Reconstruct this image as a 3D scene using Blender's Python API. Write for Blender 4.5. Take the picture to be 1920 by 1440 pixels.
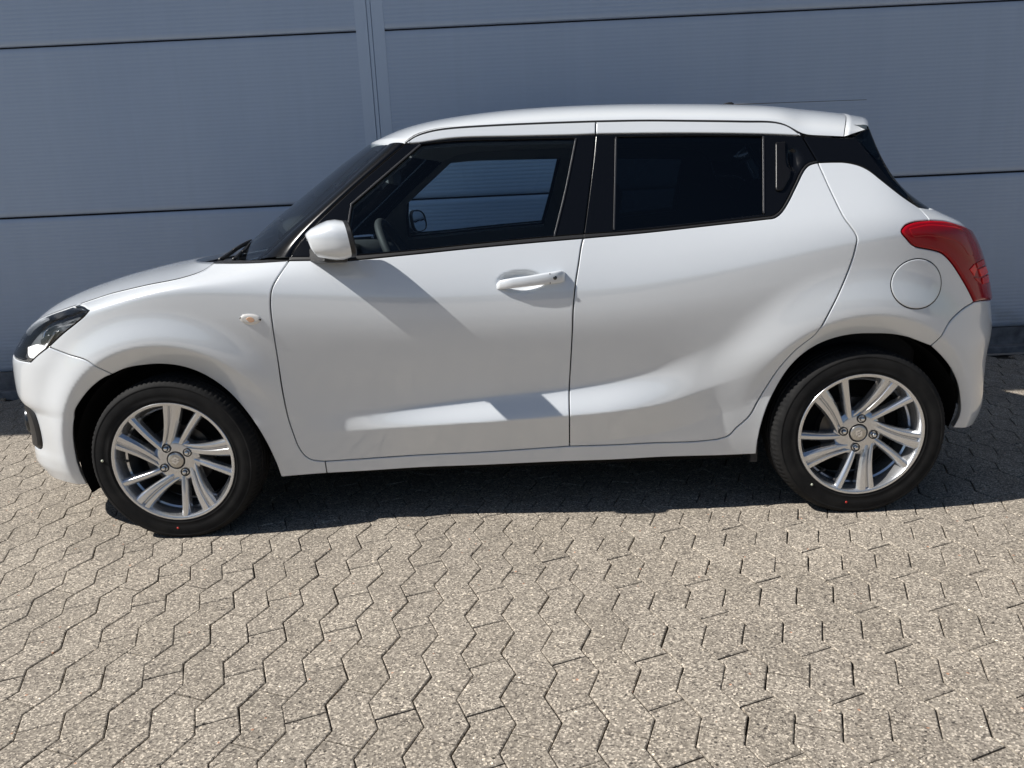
import bpy, math, random
import numpy as np
from mathutils import Vector, Matrix
from mathutils.geometry import delaunay_2d_cdt

random.seed(7); RNG = np.random.default_rng(7)
for o in list(bpy.data.objects): bpy.data.objects.remove(o)
scn = bpy.context.scene
COL = scn.collection

# ------------------------------------------------------------------ camera
CAM = np.array([0.0569, -3.4482, 1.1709]); YAW, PITCH, ROLL, FPX = -0.0206, -0.2411, -0.0464, 1442.6
PW, PH = 1920.0, 1440.0
def cam_axes():
    cy, sy, cp, sp, cr, sr = math.cos(YAW), math.sin(YAW), math.cos(PITCH), math.sin(PITCH), math.cos(ROLL), math.sin(ROLL)
    f = np.array([sy*cp, cy*cp, sp]); r = np.array([cy, -sy, 0.0]); u = np.cross(r, f)
    return cr*r + sr*u, -sr*r + cr*u, f
RX, UX, FX = cam_axes()
cd = bpy.data.cameras.new('camera'); cam = bpy.data.objects.new('camera', cd); COL.objects.link(cam)
cd.sensor_fit = 'HORIZONTAL'; cd.sensor_width = 36.0; cd.lens = 36.0*FPX/PW; cd.clip_start = 0.05; cd.clip_end = 2000
M = Matrix.Identity(4)
for i in range(3):
    M[i][0], M[i][1], M[i][2], M[i][3] = RX[i], UX[i], -FX[i], CAM[i]
cam.matrix_world = M
scn.camera = cam

# ------------------------------------------------------------------ light
SUN = np.array([0.69, 0.13, -0.72]); SUN = SUN/np.linalg.norm(SUN)      # direction the light travels
el = math.asin(-SUN[2]); az = math.atan2(-SUN[0], -SUN[1])
world = bpy.data.worlds.new('World'); scn.world = world; world.use_nodes = True
nt = world.node_tree; nt.nodes.clear()
sky = nt.nodes.new('ShaderNodeTexSky'); sky.sky_type = 'NISHITA'; sky.sun_disc = False
sky.sun_elevation = el; sky.sun_rotation = az; sky.altitude = 20; sky.air_density = 1.0; sky.dust_density = 0.4; sky.ozone_density = 2.5
bg = nt.nodes.new('ShaderNodeBackground'); bg.inputs[1].default_value = 0.053
wo = nt.nodes.new('ShaderNodeOutputWorld')
nt.links.new(sky.outputs[0], bg.inputs[0]); nt.links.new(bg.outputs[0], wo.inputs[0])
sd = bpy.data.lights.new('sun', 'SUN'); sd.energy = 5.0; sd.angle = math.radians(0.53); sd.color = (1.0, 0.965, 0.915)
sun = bpy.data.objects.new('sun', sd); COL.objects.link(sun); sun.location = (-6, -1, 8)
sun.rotation_euler = Vector(SUN).to_track_quat('-Z', 'Y').to_euler()
scn.view_settings.view_transform = 'Standard'; scn.view_settings.look = 'None'; scn.view_settings.gamma = 1.0
scn.view_settings.use_curve_mapping = False; scn.view_settings.exposure = 0.3
scn.render.engine = 'CYCLES'
try: scn.cycles.max_bounces = 10; scn.cycles.transparent_max_bounces = 16
except Exception: pass

# ------------------------------------------------------------------ object helpers
def link(name, me, mat=None, parent=None):
    o = bpy.data.objects.new(name, me); COL.objects.link(o)
    if mat is not None and me is not None and not me.materials: me.materials.append(mat)
    if parent is not None: o.parent = parent
    return o
def empty(name, loc=(0, 0, 0), parent=None):
    o = bpy.data.objects.new(name, None); COL.objects.link(o); o.location = loc; o.empty_display_size = 0.2
    if parent is not None: o.parent = parent
    return o
def mesh(name, V, F, smooth=True, normals=None):
    me = bpy.data.meshes.new(name); me.from_pydata([tuple(map(float, v)) for v in V], [], [tuple(map(int, f)) for f in F])
    me.polygons.foreach_set('use_smooth', [smooth]*len(me.polygons))
    if normals is not None: me.normals_split_custom_set_from_vertices([tuple(map(float, n)) for n in normals])
    me.update(); return me
class MB:
    def __init__(s): s.V = []; s.F = []
    def add(s, V, F):
        b = len(s.V); s.V += [tuple(v) for v in V]; s.F += [tuple(i+b for i in f) for f in F]; return s
    def box(s, a, b):
        (x0, y0, z0), (x1, y1, z1) = a, b
        return s.add([(x0,y0,z0),(x1,y0,z0),(x1,y1,z0),(x0,y1,z0),(x0,y0,z1),(x1,y0,z1),(x1,y1,z1),(x0,y1,z1)],
                     [(0,3,2,1),(4,5,6,7),(0,1,5,4),(1,2,6,5),(2,3,7,6),(3,0,4,7)])
    def lathe(s, prof, n=64, closed=False):          # axis = local y ; prof of (r, y)
        V = []; F = []; m = len(prof)
        for i in range(n):
            a = 2*math.pi*i/n
            for r, y in prof: V.append((r*math.cos(a), y, r*math.sin(a)))
        for i in range(n):
            for j in range(m if closed else m-1):
                a, b = i*m+j, i*m+(j+1) % m; c, d = ((i+1) % n)*m+(j+1) % m, ((i+1) % n)*m+j
                F.append((a, b, c, d))
        return s.add(V, F)
    def tube(s, pts, rad, n=8, cap=True):
        pts = [np.array(p, float) for p in pts]; V = []; F = []
        if not hasattr(rad, '__len__'): rad = [rad]*len(pts)
        up = np.array([0, 0, 1.0])
        for i, p in enumerate(pts):
            t = pts[min(i+1, len(pts)-1)] - pts[max(i-1, 0)]; t /= np.linalg.norm(t)
            a = np.cross(t, up)
            if np.linalg.norm(a) < 1e-3: a = np.cross(t, [0, 1.0, 0])
            a /= np.linalg.norm(a); b = np.cross(t, a)
            for k in range(n):
                q = 2*math.pi*k/n; V.append(p + rad[i]*(math.cos(q)*a + math.sin(q)*b))
        for i in range(len(pts)-1):
            for k in range(n): F.append((i*n+k, i*n+(k+1) % n, (i+1)*n+(k+1) % n, (i+1)*n+k))
        if cap: F.append(tuple(range(n))[::-1]); F.append(tuple((len(pts)-1)*n+k for k in range(n)))
        return s.add(V, F)
    def rings(s, R, close=True, cap=True):           # R: list of rings of points (same length)
        n = len(R[0]); V = [p for r in R for p in r]; F = []
        for i in range(len(R)-1):
            for k in range(n if close else n-1): F.append((i*n+k, i*n+(k+1) % n, (i+1)*n+(k+1) % n, (i+1)*n+k))
        if cap: F.append(tuple(range(n))[::-1]); F.append(tuple((len(R)-1)*n+k for k in range(n)))
        return s.add(V, F)
    def build(s, name, mat, parent=None, smooth=True, auto=None, bevel=None):
        me = mesh(name, s.V, s.F, smooth); o = link(name, me, mat, parent)
        if auto is not None:
            import bmesh
            bm = bmesh.new(); bm.from_mesh(me)
            bmesh.ops.recalc_face_normals(bm, faces=bm.faces)
            for e in bm.edges:
                if len(e.link_faces) == 2 and e.calc_face_angle(0) > math.radians(auto): e.smooth = False
            bm.to_mesh(me); bm.free()
        if bevel:
            m = o.modifiers.new('bevel', 'BEVEL'); m.width = bevel; m.segments = 2; m.limit_method = 'ANGLE'; m.angle_limit = math.radians(35)
        return o

# ------------------------------------------------------------------ materials
def pmat(name, col, rough=0.5, metal=0.0, coat=0.0, coat_rough=0.03, spec=0.5, **kw):
    m = bpy.data.materials.new(name); m.use_nodes = True; b = m.node_tree.nodes['Principled BSDF']
    b.inputs['Base Color'].default_value = (*col, 1); b.inputs['Roughness'].default_value = rough; b.inputs['Metallic'].default_value = metal
    b.inputs['Coat Weight'].default_value = coat; b.inputs['Coat Roughness'].default_value = coat_rough; b.inputs['Specular IOR Level'].default_value = spec
    for k, v in kw.items(): b.inputs[k.replace('_', ' ')].default_value = v
    return m
def N(m, t, **kw):
    n = m.node_tree.nodes.new('ShaderNode'+t)
    for k, v in kw.items(): setattr(n, k, v)
    return n
def L(m, a, b): m.node_tree.links.new(a, b)
def P(m): return m.node_tree.nodes['Principled BSDF']
def ramp(m, stops, interp='LINEAR'):
    r = N(m, 'ValToRGB'); e = r.color_ramp.elements; r.color_ramp.interpolation = interp
    while len(e) < len(stops): e.new(0.5)
    for i, (p, c) in enumerate(stops): e[i].position = p; e[i].color = (*c, 1) if len(c) == 3 else c
    return r
def mult(m, a, b, fac=1.0, mode='MULTIPLY'):
    x = N(m, 'Mix', data_type='RGBA', blend_type=mode); x.inputs[0].default_value = fac
    for s, v in ((6, a), (7, b)):
        if hasattr(v, 'links') or hasattr(v, 'is_linked'): L(m, v, x.inputs[s])
        else: x.inputs[s].default_value = (*v, 1)
    return x.outputs[2]
def glass(name, tint, ior=1.45, gloss=(1, 1, 1)):
    m = bpy.data.materials.new(name); m.use_nodes = True; t = m.node_tree; t.nodes.clear()
    tr = t.nodes.new('ShaderNodeBsdfTransparent'); tr.inputs[0].default_value = (*tint, 1)
    gl = t.nodes.new('ShaderNodeBsdfGlossy'); gl.inputs['Roughness'].default_value = 0.0; gl.inputs['Color'].default_value = (*gloss, 1)
    fr = t.nodes.new('ShaderNodeFresnel'); fr.inputs[0].default_value = ior
    mx = t.nodes.new('ShaderNodeMixShader'); out = t.nodes.new('ShaderNodeOutputMaterial')
    t.links.new(fr.outputs[0], mx.inputs[0]); t.links.new(tr.outputs[0], mx.inputs[1]); t.links.new(gl.outputs[0], mx.inputs[2]); t.links.new(mx.outputs[0], out.inputs[0])
    return m
MT = {}
MT['paint'] = m = pmat('pearl_white_paint', (0.70, 0.73, 0.755), 0.30, 0.0, 1.0, 0.075, Coat_IOR=1.9)
MT['gloss_black'] = pmat('gloss_black', (0.004, 0.0045, 0.006), 0.16, 0, 0.0, 0.03, spec=0.28)
MT['black'] = pmat('black_plastic', (0.012, 0.012, 0.013), 0.45)
MT['rubber'] = pmat('black_rubber', (0.014, 0.014, 0.015), 0.6)
MT['dark'] = pmat('underbody', (0.006, 0.006, 0.006), 0.85, spec=0.2)
MT['trimline'] = pmat('satin_trim', (0.045, 0.045, 0.048), 0.35, 0.3)
MT['inner'] = pmat('interior_plastic', (0.17, 0.18, 0.19), 0.6)
MT['liner'] = pmat('headliner_fabric', (0.4, 0.41, 0.42), 0.85)
MT['dash'] = pmat('dashboard_plastic', (0.03, 0.031, 0.034), 0.65)
MT['seat'] = pmat('seat_fabric', (0.02, 0.02, 0.022), 0.9)
MT['alloy'] = pmat('alloy_silver', (0.66, 0.67, 0.685), 0.2, 0.85, 0.7, 0.03)
MT['chrome'] = pmat('chrome', (0.75, 0.76, 0.78), 0.08, 1.0)
MT['steel'] = pmat('brake_steel', (0.10, 0.095, 0.09), 0.4, 0.8)
MT['glass'] = glass('door_glass', (0.80, 0.89, 0.92), 1.4)
MT['tint'] = glass('privacy_glass', (0.13, 0.155, 0.165))
MT['wsglass'] = glass('windshield_glass', (0.74, 0.82, 0.81), 1.7)
MT['lens'] = glass('clear_lens', (0.86, 0.87, 0.88))
MT['mirror'] = pmat('mirror_glass', (0.7, 0.72, 0.75), 0.02, 1.0)
MT['red'] = pmat('red_lens', (0.30, 0.002, 0.008), 0.12, 0, 0.2, 0.02, spec=0.22)
MT['redlit'] = pmat('red_reflector', (0.60, 0.008, 0.010), 0.3, 0, 0.0, 0.02, spec=0.2)
MT['clearlens'] = pmat('pearl_lens', (0.78, 0.76, 0.72), 0.12, 0, 1.0, 0.02)
MT['amber'] = pmat('amber_bulb', (0.75, 0.45, 0.28), 0.3)
MT['lamp'] = pmat('lamp_white', (0.9, 0.9, 0.9), 0.2, 0.0, 0.5)
MT['lamp'].node_tree.nodes['Principled BSDF'].inputs['Emission Color'].default_value = (1, 0.97, 0.92, 1)
MT['lamp'].node_tree.nodes['Principled BSDF'].inputs['Emission Strength'].default_value = 1.2
MT['reddot'] = pmat('red_dot', (0.45, 0.03, 0.02), 0.6)
MT['whitedot'] = pmat('pale_dot', (0.5, 0.52, 0.42), 0.6)
MT['key'] = pmat('key_metal', (0.08, 0.085, 0.09), 0.25, 0.8)
# tyre: slight dust
m = MT['tyre'] = pmat('tyre_rubber', (0.02, 0.02, 0.021), 0.78, spec=0.18)
n = N(m, 'TexNoise'); n.inputs['Scale'].default_value = 9; n.inputs['Detail'].default_value = 6
r = ramp(m, [(0.35, (0.009, 0.009, 0.0095)), (0.7, (0.019, 0.0185, 0.018))]); L(m, n.outputs[0], r.inputs[0]); L(m, r.outputs[0], P(m).inputs['Base Color'])
# wall panel: coated metal, faint streaks
m = MT['wall'] = pmat('coated_panel', (0.33, 0.36, 0.41), 0.42, 0.25)
tc = N(m, 'NewGeometry'); mp = N(m, 'Mapping'); mp.inputs['Scale'].default_value = (1.2, 1, 0.35); L(m, tc.outputs['Position'], mp.inputs[0])
n = N(m, 'TexNoise'); n.inputs['Scale'].default_value = 1.6; n.inputs['Detail'].default_value = 5; L(m, mp.outputs[0], n.inputs['Vector'])
r = ramp(m, [(0.3, (0.385, 0.465, 0.595)), (0.7, (0.415, 0.495, 0.62))]); L(m, n.outputs[0], r.inputs[0])
mp2 = N(m, 'Mapping'); mp2.inputs['Scale'].default_value = (9, 1, 0.25); L(m, tc.outputs['Position'], mp2.inputs[0])
n2 = N(m, 'TexNoise'); n2.inputs['Scale'].default_value = 2.0; n2.inputs['Detail'].default_value = 7; n2.inputs['Roughness'].default_value = 0.65; L(m, mp2.outputs[0], n2.inputs['Vector'])
r2 = ramp(m, [(0.35, (1.02, 1.02, 1.02)), (0.75, (0.985, 0.985, 0.98))]); L(m, n2.outputs[0], r2.inputs[0]); cw = mult(m, r.outputs[0], r2.outputs[0])
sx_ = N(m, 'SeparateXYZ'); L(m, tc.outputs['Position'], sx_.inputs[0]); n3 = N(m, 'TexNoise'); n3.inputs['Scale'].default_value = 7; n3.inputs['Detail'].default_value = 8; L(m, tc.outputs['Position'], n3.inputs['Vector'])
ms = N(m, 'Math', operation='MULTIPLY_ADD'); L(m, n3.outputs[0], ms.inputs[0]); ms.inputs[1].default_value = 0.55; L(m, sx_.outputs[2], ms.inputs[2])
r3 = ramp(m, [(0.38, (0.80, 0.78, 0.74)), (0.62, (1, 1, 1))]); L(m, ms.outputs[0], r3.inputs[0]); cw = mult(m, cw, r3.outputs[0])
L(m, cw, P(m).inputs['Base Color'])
MT['flash'] = pmat('coated_flashing', (0.47, 0.55, 0.67), 0.4, 0.25)
MT['soffit'] = pmat('white_soffit', (0.72, 0.73, 0.74), 0.6)
MT['joint'] = pmat('joint_black', (0.01, 0.01, 0.012), 0.8)
# rough concrete (plinth, kerb)
m = MT['conc'] = pmat('plinth_concrete', (0.2, 0.2, 0.2), 0.9)
n = N(m, 'TexNoise'); n.inputs['Scale'].default_value = 14; n.inputs['Detail'].default_value = 8; g = N(m, 'NewGeometry'); L(m, g.outputs['Position'], n.inputs['Vector'])
r = ramp(m, [(0.3, (0.10, 0.10, 0.105)), (0.7, (0.24, 0.24, 0.245))]); L(m, n.outputs[0], r.inputs[0]); L(m, r.outputs[0], P(m).inputs['Base Color'])
# paver: exposed aggregate
def paver_material():
    m = pmat('aggregate_paver', (0.4, 0.37, 0.34), 0.85, spec=0.35)
    g = N(m, 'NewGeometry'); oi = N(m, 'ObjectInfo'); at = N(m, 'Attribute', attribute_name='rnd')
    ad = N(m, 'Math', operation='ADD'); L(m, oi.outputs['Random'], ad.inputs[0]); L(m, at.outputs['Fac'], ad.inputs[1])
    fr = N(m, 'Math', operation='FRACT'); L(m, ad.outputs[0], fr.inputs[0])
    sc = N(m, 'Math', operation='MULTIPLY'); L(m, fr.outputs[0], sc.inputs[0]); sc.inputs[1].default_value = 7.3
    cx = N(m, 'CombineXYZ'); L(m, sc.outputs[0], cx.inputs[0]); L(m, sc.outputs[0], cx.inputs[2])
    va = N(m, 'VectorMath', operation='ADD'); L(m, g.outputs['Position'], va.inputs[0]); L(m, cx.outputs[0], va.inputs[1])
    pos = va.outputs[0]
    # matrix colour with per stone variation
    base = ramp(m, [(0.0, (0.255, 0.228, 0.193)), (0.5, (0.275, 0.246, 0.210)), (1.0, (0.295, 0.265, 0.226))]); L(m, fr.outputs[0], base.inputs[0])
    n0 = N(m, 'TexNoise'); n0.inputs['Scale'].default_value = 2.2; n0.inputs['Detail'].default_value = 4; L(m, g.outputs['Position'], n0.inputs['Vector'])
    r0 = ramp(m, [(0.3, (0.93, 0.93, 0.93)), (0.7, (1.06, 1.055, 1.045))]); L(m, n0.outputs[0], r0.inputs[0])
    c = mult(m, base.outputs[0], r0.outputs[0])
    # grains
    v1 = N(m, 'TexVoronoi'); v1.inputs['Scale'].default_value = 250; L(m, pos, v1.inputs['Vector'])
    sp = N(m, 'SeparateColor'); L(m, v1.outputs['Color'], sp.inputs[0])
    gr = ramp(m, [(0.0, (0.28, 0.27, 0.27)), (0.10, (0.55, 0.53, 0.52)), (0.35, (0.86, 0.84, 0.80)), (0.62, (1.05, 1.03, 1.0)), (0.80, (1.35, 1.33, 1.28)), (0.93, (2.0, 1.97, 1.9)), (1.0, (2.5, 2.45, 2.35))])
    L(m, sp.outputs[0], gr.inputs[0]); c = mult(m, c, gr.outputs[0], 1.0)
    v2 = N(m, 'TexVoronoi'); v2.inputs['Scale'].default_value = 75; L(m, pos, v2.inputs['Vector'])
    sp2 = N(m, 'SeparateColor'); L(m, v2.outputs['Color'], sp2.inputs[0])
    lt = N(m, 'Math', operation='LESS_THAN'); L(m, v2.outputs['Distance'], lt.inputs[0]); lt.inputs[1].default_value = 0.27
    pk = ramp(m, [(0.0, (0.25, 0.25, 0.26)), (0.06, (0.3, 0.3, 0.31)), (0.065, (1, 1, 1)), (0.90, (1, 1, 1)), (0.905, (1.9, 1.86, 1.78)), (0.985, (1.9, 1.85, 1.75)), (0.99, (1.5, 0.95, 0.75))], 'CONSTANT'); L(m, sp2.outputs[1], pk.inputs[0])
    x = N(m, 'Mix', data_type='RGBA', blend_type='MULTIPLY'); L(m, lt.outputs[0], x.inputs[0]); L(m, c, x.inputs[6]); L(m, pk.outputs[0], x.inputs[7]); c = x.outputs[2]
    L(m, c, P(m).inputs['Base Color'])
    bp = N(m, 'Bump'); bp.inputs['Strength'].default_value = 0.5; bp.inputs['Distance'].default_value = 0.0015; L(m, v1.outputs['Distance'], bp.inputs['Height'])
    L(m, bp.outputs[0], P(m).inputs['Normal'])
    return m
MT['paver'] = paver_material()
m = MT['sand'] = pmat('joint_sand', (0.16, 0.14, 0.11), 0.95, spec=0.1)
g = N(m, 'NewGeometry'); n = N(m, 'TexNoise'); n.inputs['Scale'].default_value = 60; n.inputs['Detail'].default_value = 4; L(m, g.outputs['Position'], n.inputs['Vector'])
r = ramp(m, [(0.3, (0.035, 0.031, 0.026)), (0.7, (0.09, 0.08, 0.065))]); L(m, n.outputs[0], r.inputs[0]); L(m, r.outputs[0], P(m).inputs['Base Color'])
m = MT['ground'] = pmat('distant_paving', (0.31, 0.285, 0.255), 0.9, spec=0.3)
g = N(m, 'NewGeometry'); n = N(m, 'TexNoise'); n.inputs['Scale'].default_value = 0.6; n.inputs['Detail'].default_value = 6; L(m, g.outputs['Position'], n.inputs['Vector'])
r = ramp(m, [(0.3, (0.30, 0.275, 0.245)), (0.7, (0.37, 0.34, 0.30))]); L(m, n.outputs[0], r.inputs[0]); L(m, r.outputs[0], P(m).inputs['Base Color'])

# ================================================================== PAVEMENT
X0, X1, Y0, Y1 = -5.0, 5.0, -4.6, 1.56
def build_ground():
    root = empty('pavement'); root['kind'] = 'structure'; root['label'] = 'grey zigzag concrete block paving under the car'; root['category'] = 'pavement'
    B = 260.0
    # ground sheet around the paved bay (four strips, one mesh), and the sand bed under the stones
    mb = MB()
    for (a, b, c, d) in ((-B, X0, -B, B), (X1, B, -B, B), (X0, X1, -B, Y0), (X0, X1, Y1, B)):
        mb.add([(a, c, -0.002), (b, c, -0.002), (b, d, -0.002), (a, d, -0.002)], [(0, 1, 2, 3)])
    o = mb.build('ground', MT['ground'], None, smooth=False); o['kind'] = 'structure'; o['label'] = 'open paved yard reaching out around the parking bay'; o['category'] = 'ground'
    nx, ny = 420, 260; xs = np.linspace(X0-.03, X1+.03, nx); ys = np.linspace(Y0-.03, Y1+.03, ny)
    gx, gy = np.meshgrid(xs, ys, indexing='ij')
    hz = -0.0125 + 0.004*np.sin(gx*7.3+1.1*np.sin(gy*5.1))*np.sin(gy*6.1+1.7*np.sin(gx*3.3)) + 0.0015*RNG.standard_normal(gx.shape)
    hz = np.minimum(hz, -0.0075)
    V = np.stack([gx, gy, hz], -1).reshape(-1, 3); idx = np.arange(nx*ny).reshape(nx, ny)
    F = np.stack([idx[:-1, :-1], idx[1:, :-1], idx[1:, 1:], idx[:-1, 1:]], -1).reshape(-1, 4)
    link('joint_sand', mesh('joint_sand', V, F), MT['sand'], root)['kind'] = 'stuff'
    # zigzag stones: period PY along y, pitch PX along x
    PX, PY, AMP, TH = 0.1056, 0.1894, 0.0185, 0.0147
    def stone(kind):
        q = PY/4; w = PX/2; g = 0.0016
        # centre line of zigzag x = +-AMP ; stone spans one period, cut across mid segments
        k = 1 if kind == 0 else -1
        t = 0.0178*k; e = AMP*0.0178/q                      # the cut ends lie on the zigzag lines
        sy = PY/2
        pts = [(w-e, -sy + t), (w - k*AMP, -q), (w + k*AMP, q), (w-e, sy + t),
               (-w+e, sy - t), (-w + k*AMP, q), (-w - k*AMP, -q), (-w+e, -sy - t)]
        P2 = np.array(pts)
        def off(P2, d):
            n = len(P2); out = []
            for i in range(n):
                a, b, c = P2[i-1], P2[i], P2[(i+1) % n]
                e1 = (b-a)/np.linalg.norm(b-a); e2 = (c-b)/np.linalg.norm(c-b)
                n1 = np.array([-e1[1], e1[0]]); n2 = np.array([-e2[1], e2[0]]); nn = n1+n2; nn /= (nn@nn)/2
                out.append(b + d*nn)
            return np.array(out)
        A = off(P2, g); T = off(P2, g+0.0024)
        V = [(x, y, 0) for x, y in T] + [(x, y, -0.0018) for x, y in A] + [(x, y, -0.03) for x, y in A]
        n = 8; F = [tuple(range(n))]
        for r0 in (0, n):
            for i in range(n): F.append((r0+i, r0+n+i, r0+n+(i+1) % n, r0+(i+1) % n))
        return V, F
    kinds = [stone(0), stone(1)]
    mesh_k = []
    for k in range(2):
        variants = []
        for v in range(4):
            V = [list(p) for p in kinds[k][0]]
            jit = RNG.normal(0, 0.0006, (8, 2))
            for i in range(8):
                for r0 in (0, 8, 16): V[r0+i][0] += jit[i, 0]; V[r0+i][1] += jit[i, 1]
            me = mesh('paver', V, kinds[k][1], smooth=False); me.materials.append(MT['paver']); variants.append((me, V))
        mesh_k.append(variants)
    items = []
    ni, nj = int((X1-X0)/PX)+2, int((Y1-Y0)/PY)+3
    for i in range(-ni//2-1, ni//2+2):
        for j in range(-nj, nj):
            k = i & 1
            # column i between zigzag lines i-1 and i ; line 0 passes x=-0.033 at y=-1.0, right bulge at y=-0.982
            y = -0.982 - PY/4 + (j + (0.5 if k else 0.0))*PY + (i)*0.0003
            x = -0.033 - PX/2 + i*PX - TH*(y+1.0)
            if X0+0.02 < x < X1-0.02 and Y0+0.03 < y < Y1-0.08: items.append((x, y, k))
    def screen(x, y):
        d = np.array([x, y, 0]) - CAM; z = d@FX
        return 960 + FPX*(d@RX)/z, 720 - FPX*(d@UX)/z, z
    sc = []
    for it in items:
        u, v, z = screen(it[0], it[1])
        vis = z > 0.3 and -40 < u < 1960 and 0 < v < 1470
        sc.append((z if vis else 1e3+z))
    order = np.argsort(sc)
    fieldV, fieldF, rnd = [], [], []
    for n, ix in enumerate(order):
        x, y, k = items[ix]; v = int(RNG.integers(4)); me, V = mesh_k[k][v]
        rz, rx, ry = RNG.normal(0, 0.003), RNG.normal(0, 0.0018), RNG.normal(0, 0.0022); dz = RNG.normal(0, 0.0006); dx, dy = RNG.normal(0, 0.0005, 2)
        if n < 300:
            o = bpy.data.objects.new('paver', me); COL.objects.link(o); o.parent = root
            o.location = (x+dx, y+dy, dz); o.rotation_euler = (rx, ry, rz + math.atan(TH))
        else:
            Mx = Matrix.Translation((x+dx, y+dy, dz)) @ Matrix.Rotation(rz+math.atan(TH), 4, 'Z') @ Matrix.Rotation(ry, 4, 'Y') @ Matrix.Rotation(rx, 4, 'X')
            b = len(fieldV); fieldV += [tuple(Mx @ Vector(p)) for p in V]; fieldF += [tuple(i+b for i in f) for f in kinds[k][1]]
            rnd += [RNG.random()]*len(kinds[k][1])
    me = mesh('paver_field', fieldV, fieldF, smooth=False); a = me.attributes.new('rnd', 'FLOAT', 'FACE'); a.data.foreach_set('value', rnd)
    link('paver_field', me, MT['paver'], root)['kind'] = 'stuff'
build_ground()

# ================================================================== WALL
def build_wall():
    YW, SL = 1.65, 0.0149
    root = empty('panel_wall', (0, YW, 0)); root.rotation_euler = (0, 0, math.atan(SL))
    root['label'] = 'long grey ribbed metal panel wall of a hall behind the white car'; root['category'] = 'wall'; root['kind'] = 'thing'
    zs = [0.155, 1.1685, 2.184, 3.20, 4.215, 4.75]
    post = (-0.890, -0.739)
    spans = [(-25.0, -19.17), (-19.02, -13.17), (-13.02, -7.02), (-6.87, post[0]), (post[1], 5.26), (5.41, 11.4), (11.55, 17.0)]
    def panel(x0, x1, z0, z1):
        h = z1 - z0; pr = []; g = 0.0055
        pr += [(z0+g, 0.03), (z0+g, 0.006), (z0+g+0.006, 0.0)]
        n = int((h-0.05)/0.0235); p = (h-0.05)/n; zb = z0+0.025
        for i in range(n):
            z = zb + i*p; pr += [(z, 0.0), (z+p*0.18, -0.0008), (z+p*0.5, -0.0010), (z+p*0.82, -0.0008)]
        pr += [(zb+n*p, 0.0), (z1-g-0.006, 0.0), (z1-g, 0.006), (z1-g, 0.03)]
        V = [(x0, y, z) for z, y in pr] + [(x1, y, z) for z, y in pr]; m = len(pr)
        F = [(i, m+i, m+i+1, i+1) for i in range(m-1)]
        return mesh('panel', V, F, smooth=True)
    for (a, b) in spans:
        for z0, z1 in zip(zs[:-1], zs[1:]):
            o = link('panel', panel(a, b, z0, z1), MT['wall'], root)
    # backing behind joints
    MB().box((-25, 0.02, 0.16), (17, 0.12, 4.75)).build('wall_core', MT['joint'], root, False)
    # cover strips over the vertical joints
    for (p0, p1) in (post, (-19.17, -19.02), (-13.17, -13.02), (-7.02, -6.87), (5.26, 5.41), (11.4, 11.55)):
        w = p1-p0; mb = MB()
        pr = [(p0-0.012, 0.004), (p0-0.012, -0.004), (p0+w*0.395, -0.0055), (p0+w*0.405, 0.006), (p0+w*0.425, 0.006), (p0+w*0.435, -0.0045), (p0+w*0.565, -0.0045), (p0+w*0.575, 0.006), (p0+w*0.595, 0.006), (p0+w*0.605, -0.0055), (p1+0.012, -0.004), (p1+0.012, 0.004)]
        mb.add([(x, y, 0.157) for x, y in pr]+[(x, y, 4.74) for x, y in pr], [(i, i+1, len(pr)+i+1, len(pr)+i) for i in range(len(pr)-1)])
        mb.build('cover_strip', MT['flash'], root, False)
    MB().box((-25, 0.012, -0.05), (17, 0.1, 0.156)).build('plinth', MT['conc'], root, False)
    x = -7.0; 
    while x < 7.0:
        l = 0.98; mb = MB().box((x+0.004, -0.085, -0.04), (x+l-0.004, 0.011, 0.045+random.uniform(-.004, .004)))
        mb.build('kerb_stone', MT['conc'], root, False, bevel=0.008); x += l
    # roof overhang that keeps this side of the hall in the shade
    mb = MB().box((-26, -1.80, 4.75), (18, 0.3, 4.95)); mb.build('canopy', MT['soffit'], root, False)
    MB().box((-25, 0.12, -0.05), (17, 0.3, 4.75)).build('hall_back', MT['joint'], root, False)
build_wall()

def build_unseen_hall():
    # low hall added out of view so the paintwork mirrors a dark horizon
    root = empty('unseen_hall', (0, -38, 0)); root['label'] = 'unseen low grey hall added as a horizon for the paintwork to mirror'; root['category'] = 'reflection helper'
    MB().box((-60, -14, -0.1), (60, 0, 5.2)).build('wall', MT['hallwall'], root, False)
    MB().box((-60.3, -14.3, 5.2), (60.3, 0.3, 5.55)).build('roof_edge', MT['joint'], root, False)
    for k in range(-5, 6):
        d_ = MB().box((k*10.5-2.0, -0.02, 0), (k*10.5+2.0, 0.04, 4.0)).build('roller_door', MT['conc'], root, False)
        for j in range(8): MB().box((k*10.5-1.98, 0.041, 0.02+j*0.5), (k*10.5+1.98, 0.075, 0.47+j*0.5)).build('slat', MT['flash'], d_, False)
MT['hallwall'] = pmat('unseen_hall_cladding', (0.16, 0.165, 0.17), 0.7)
build_unseen_hall()

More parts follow.
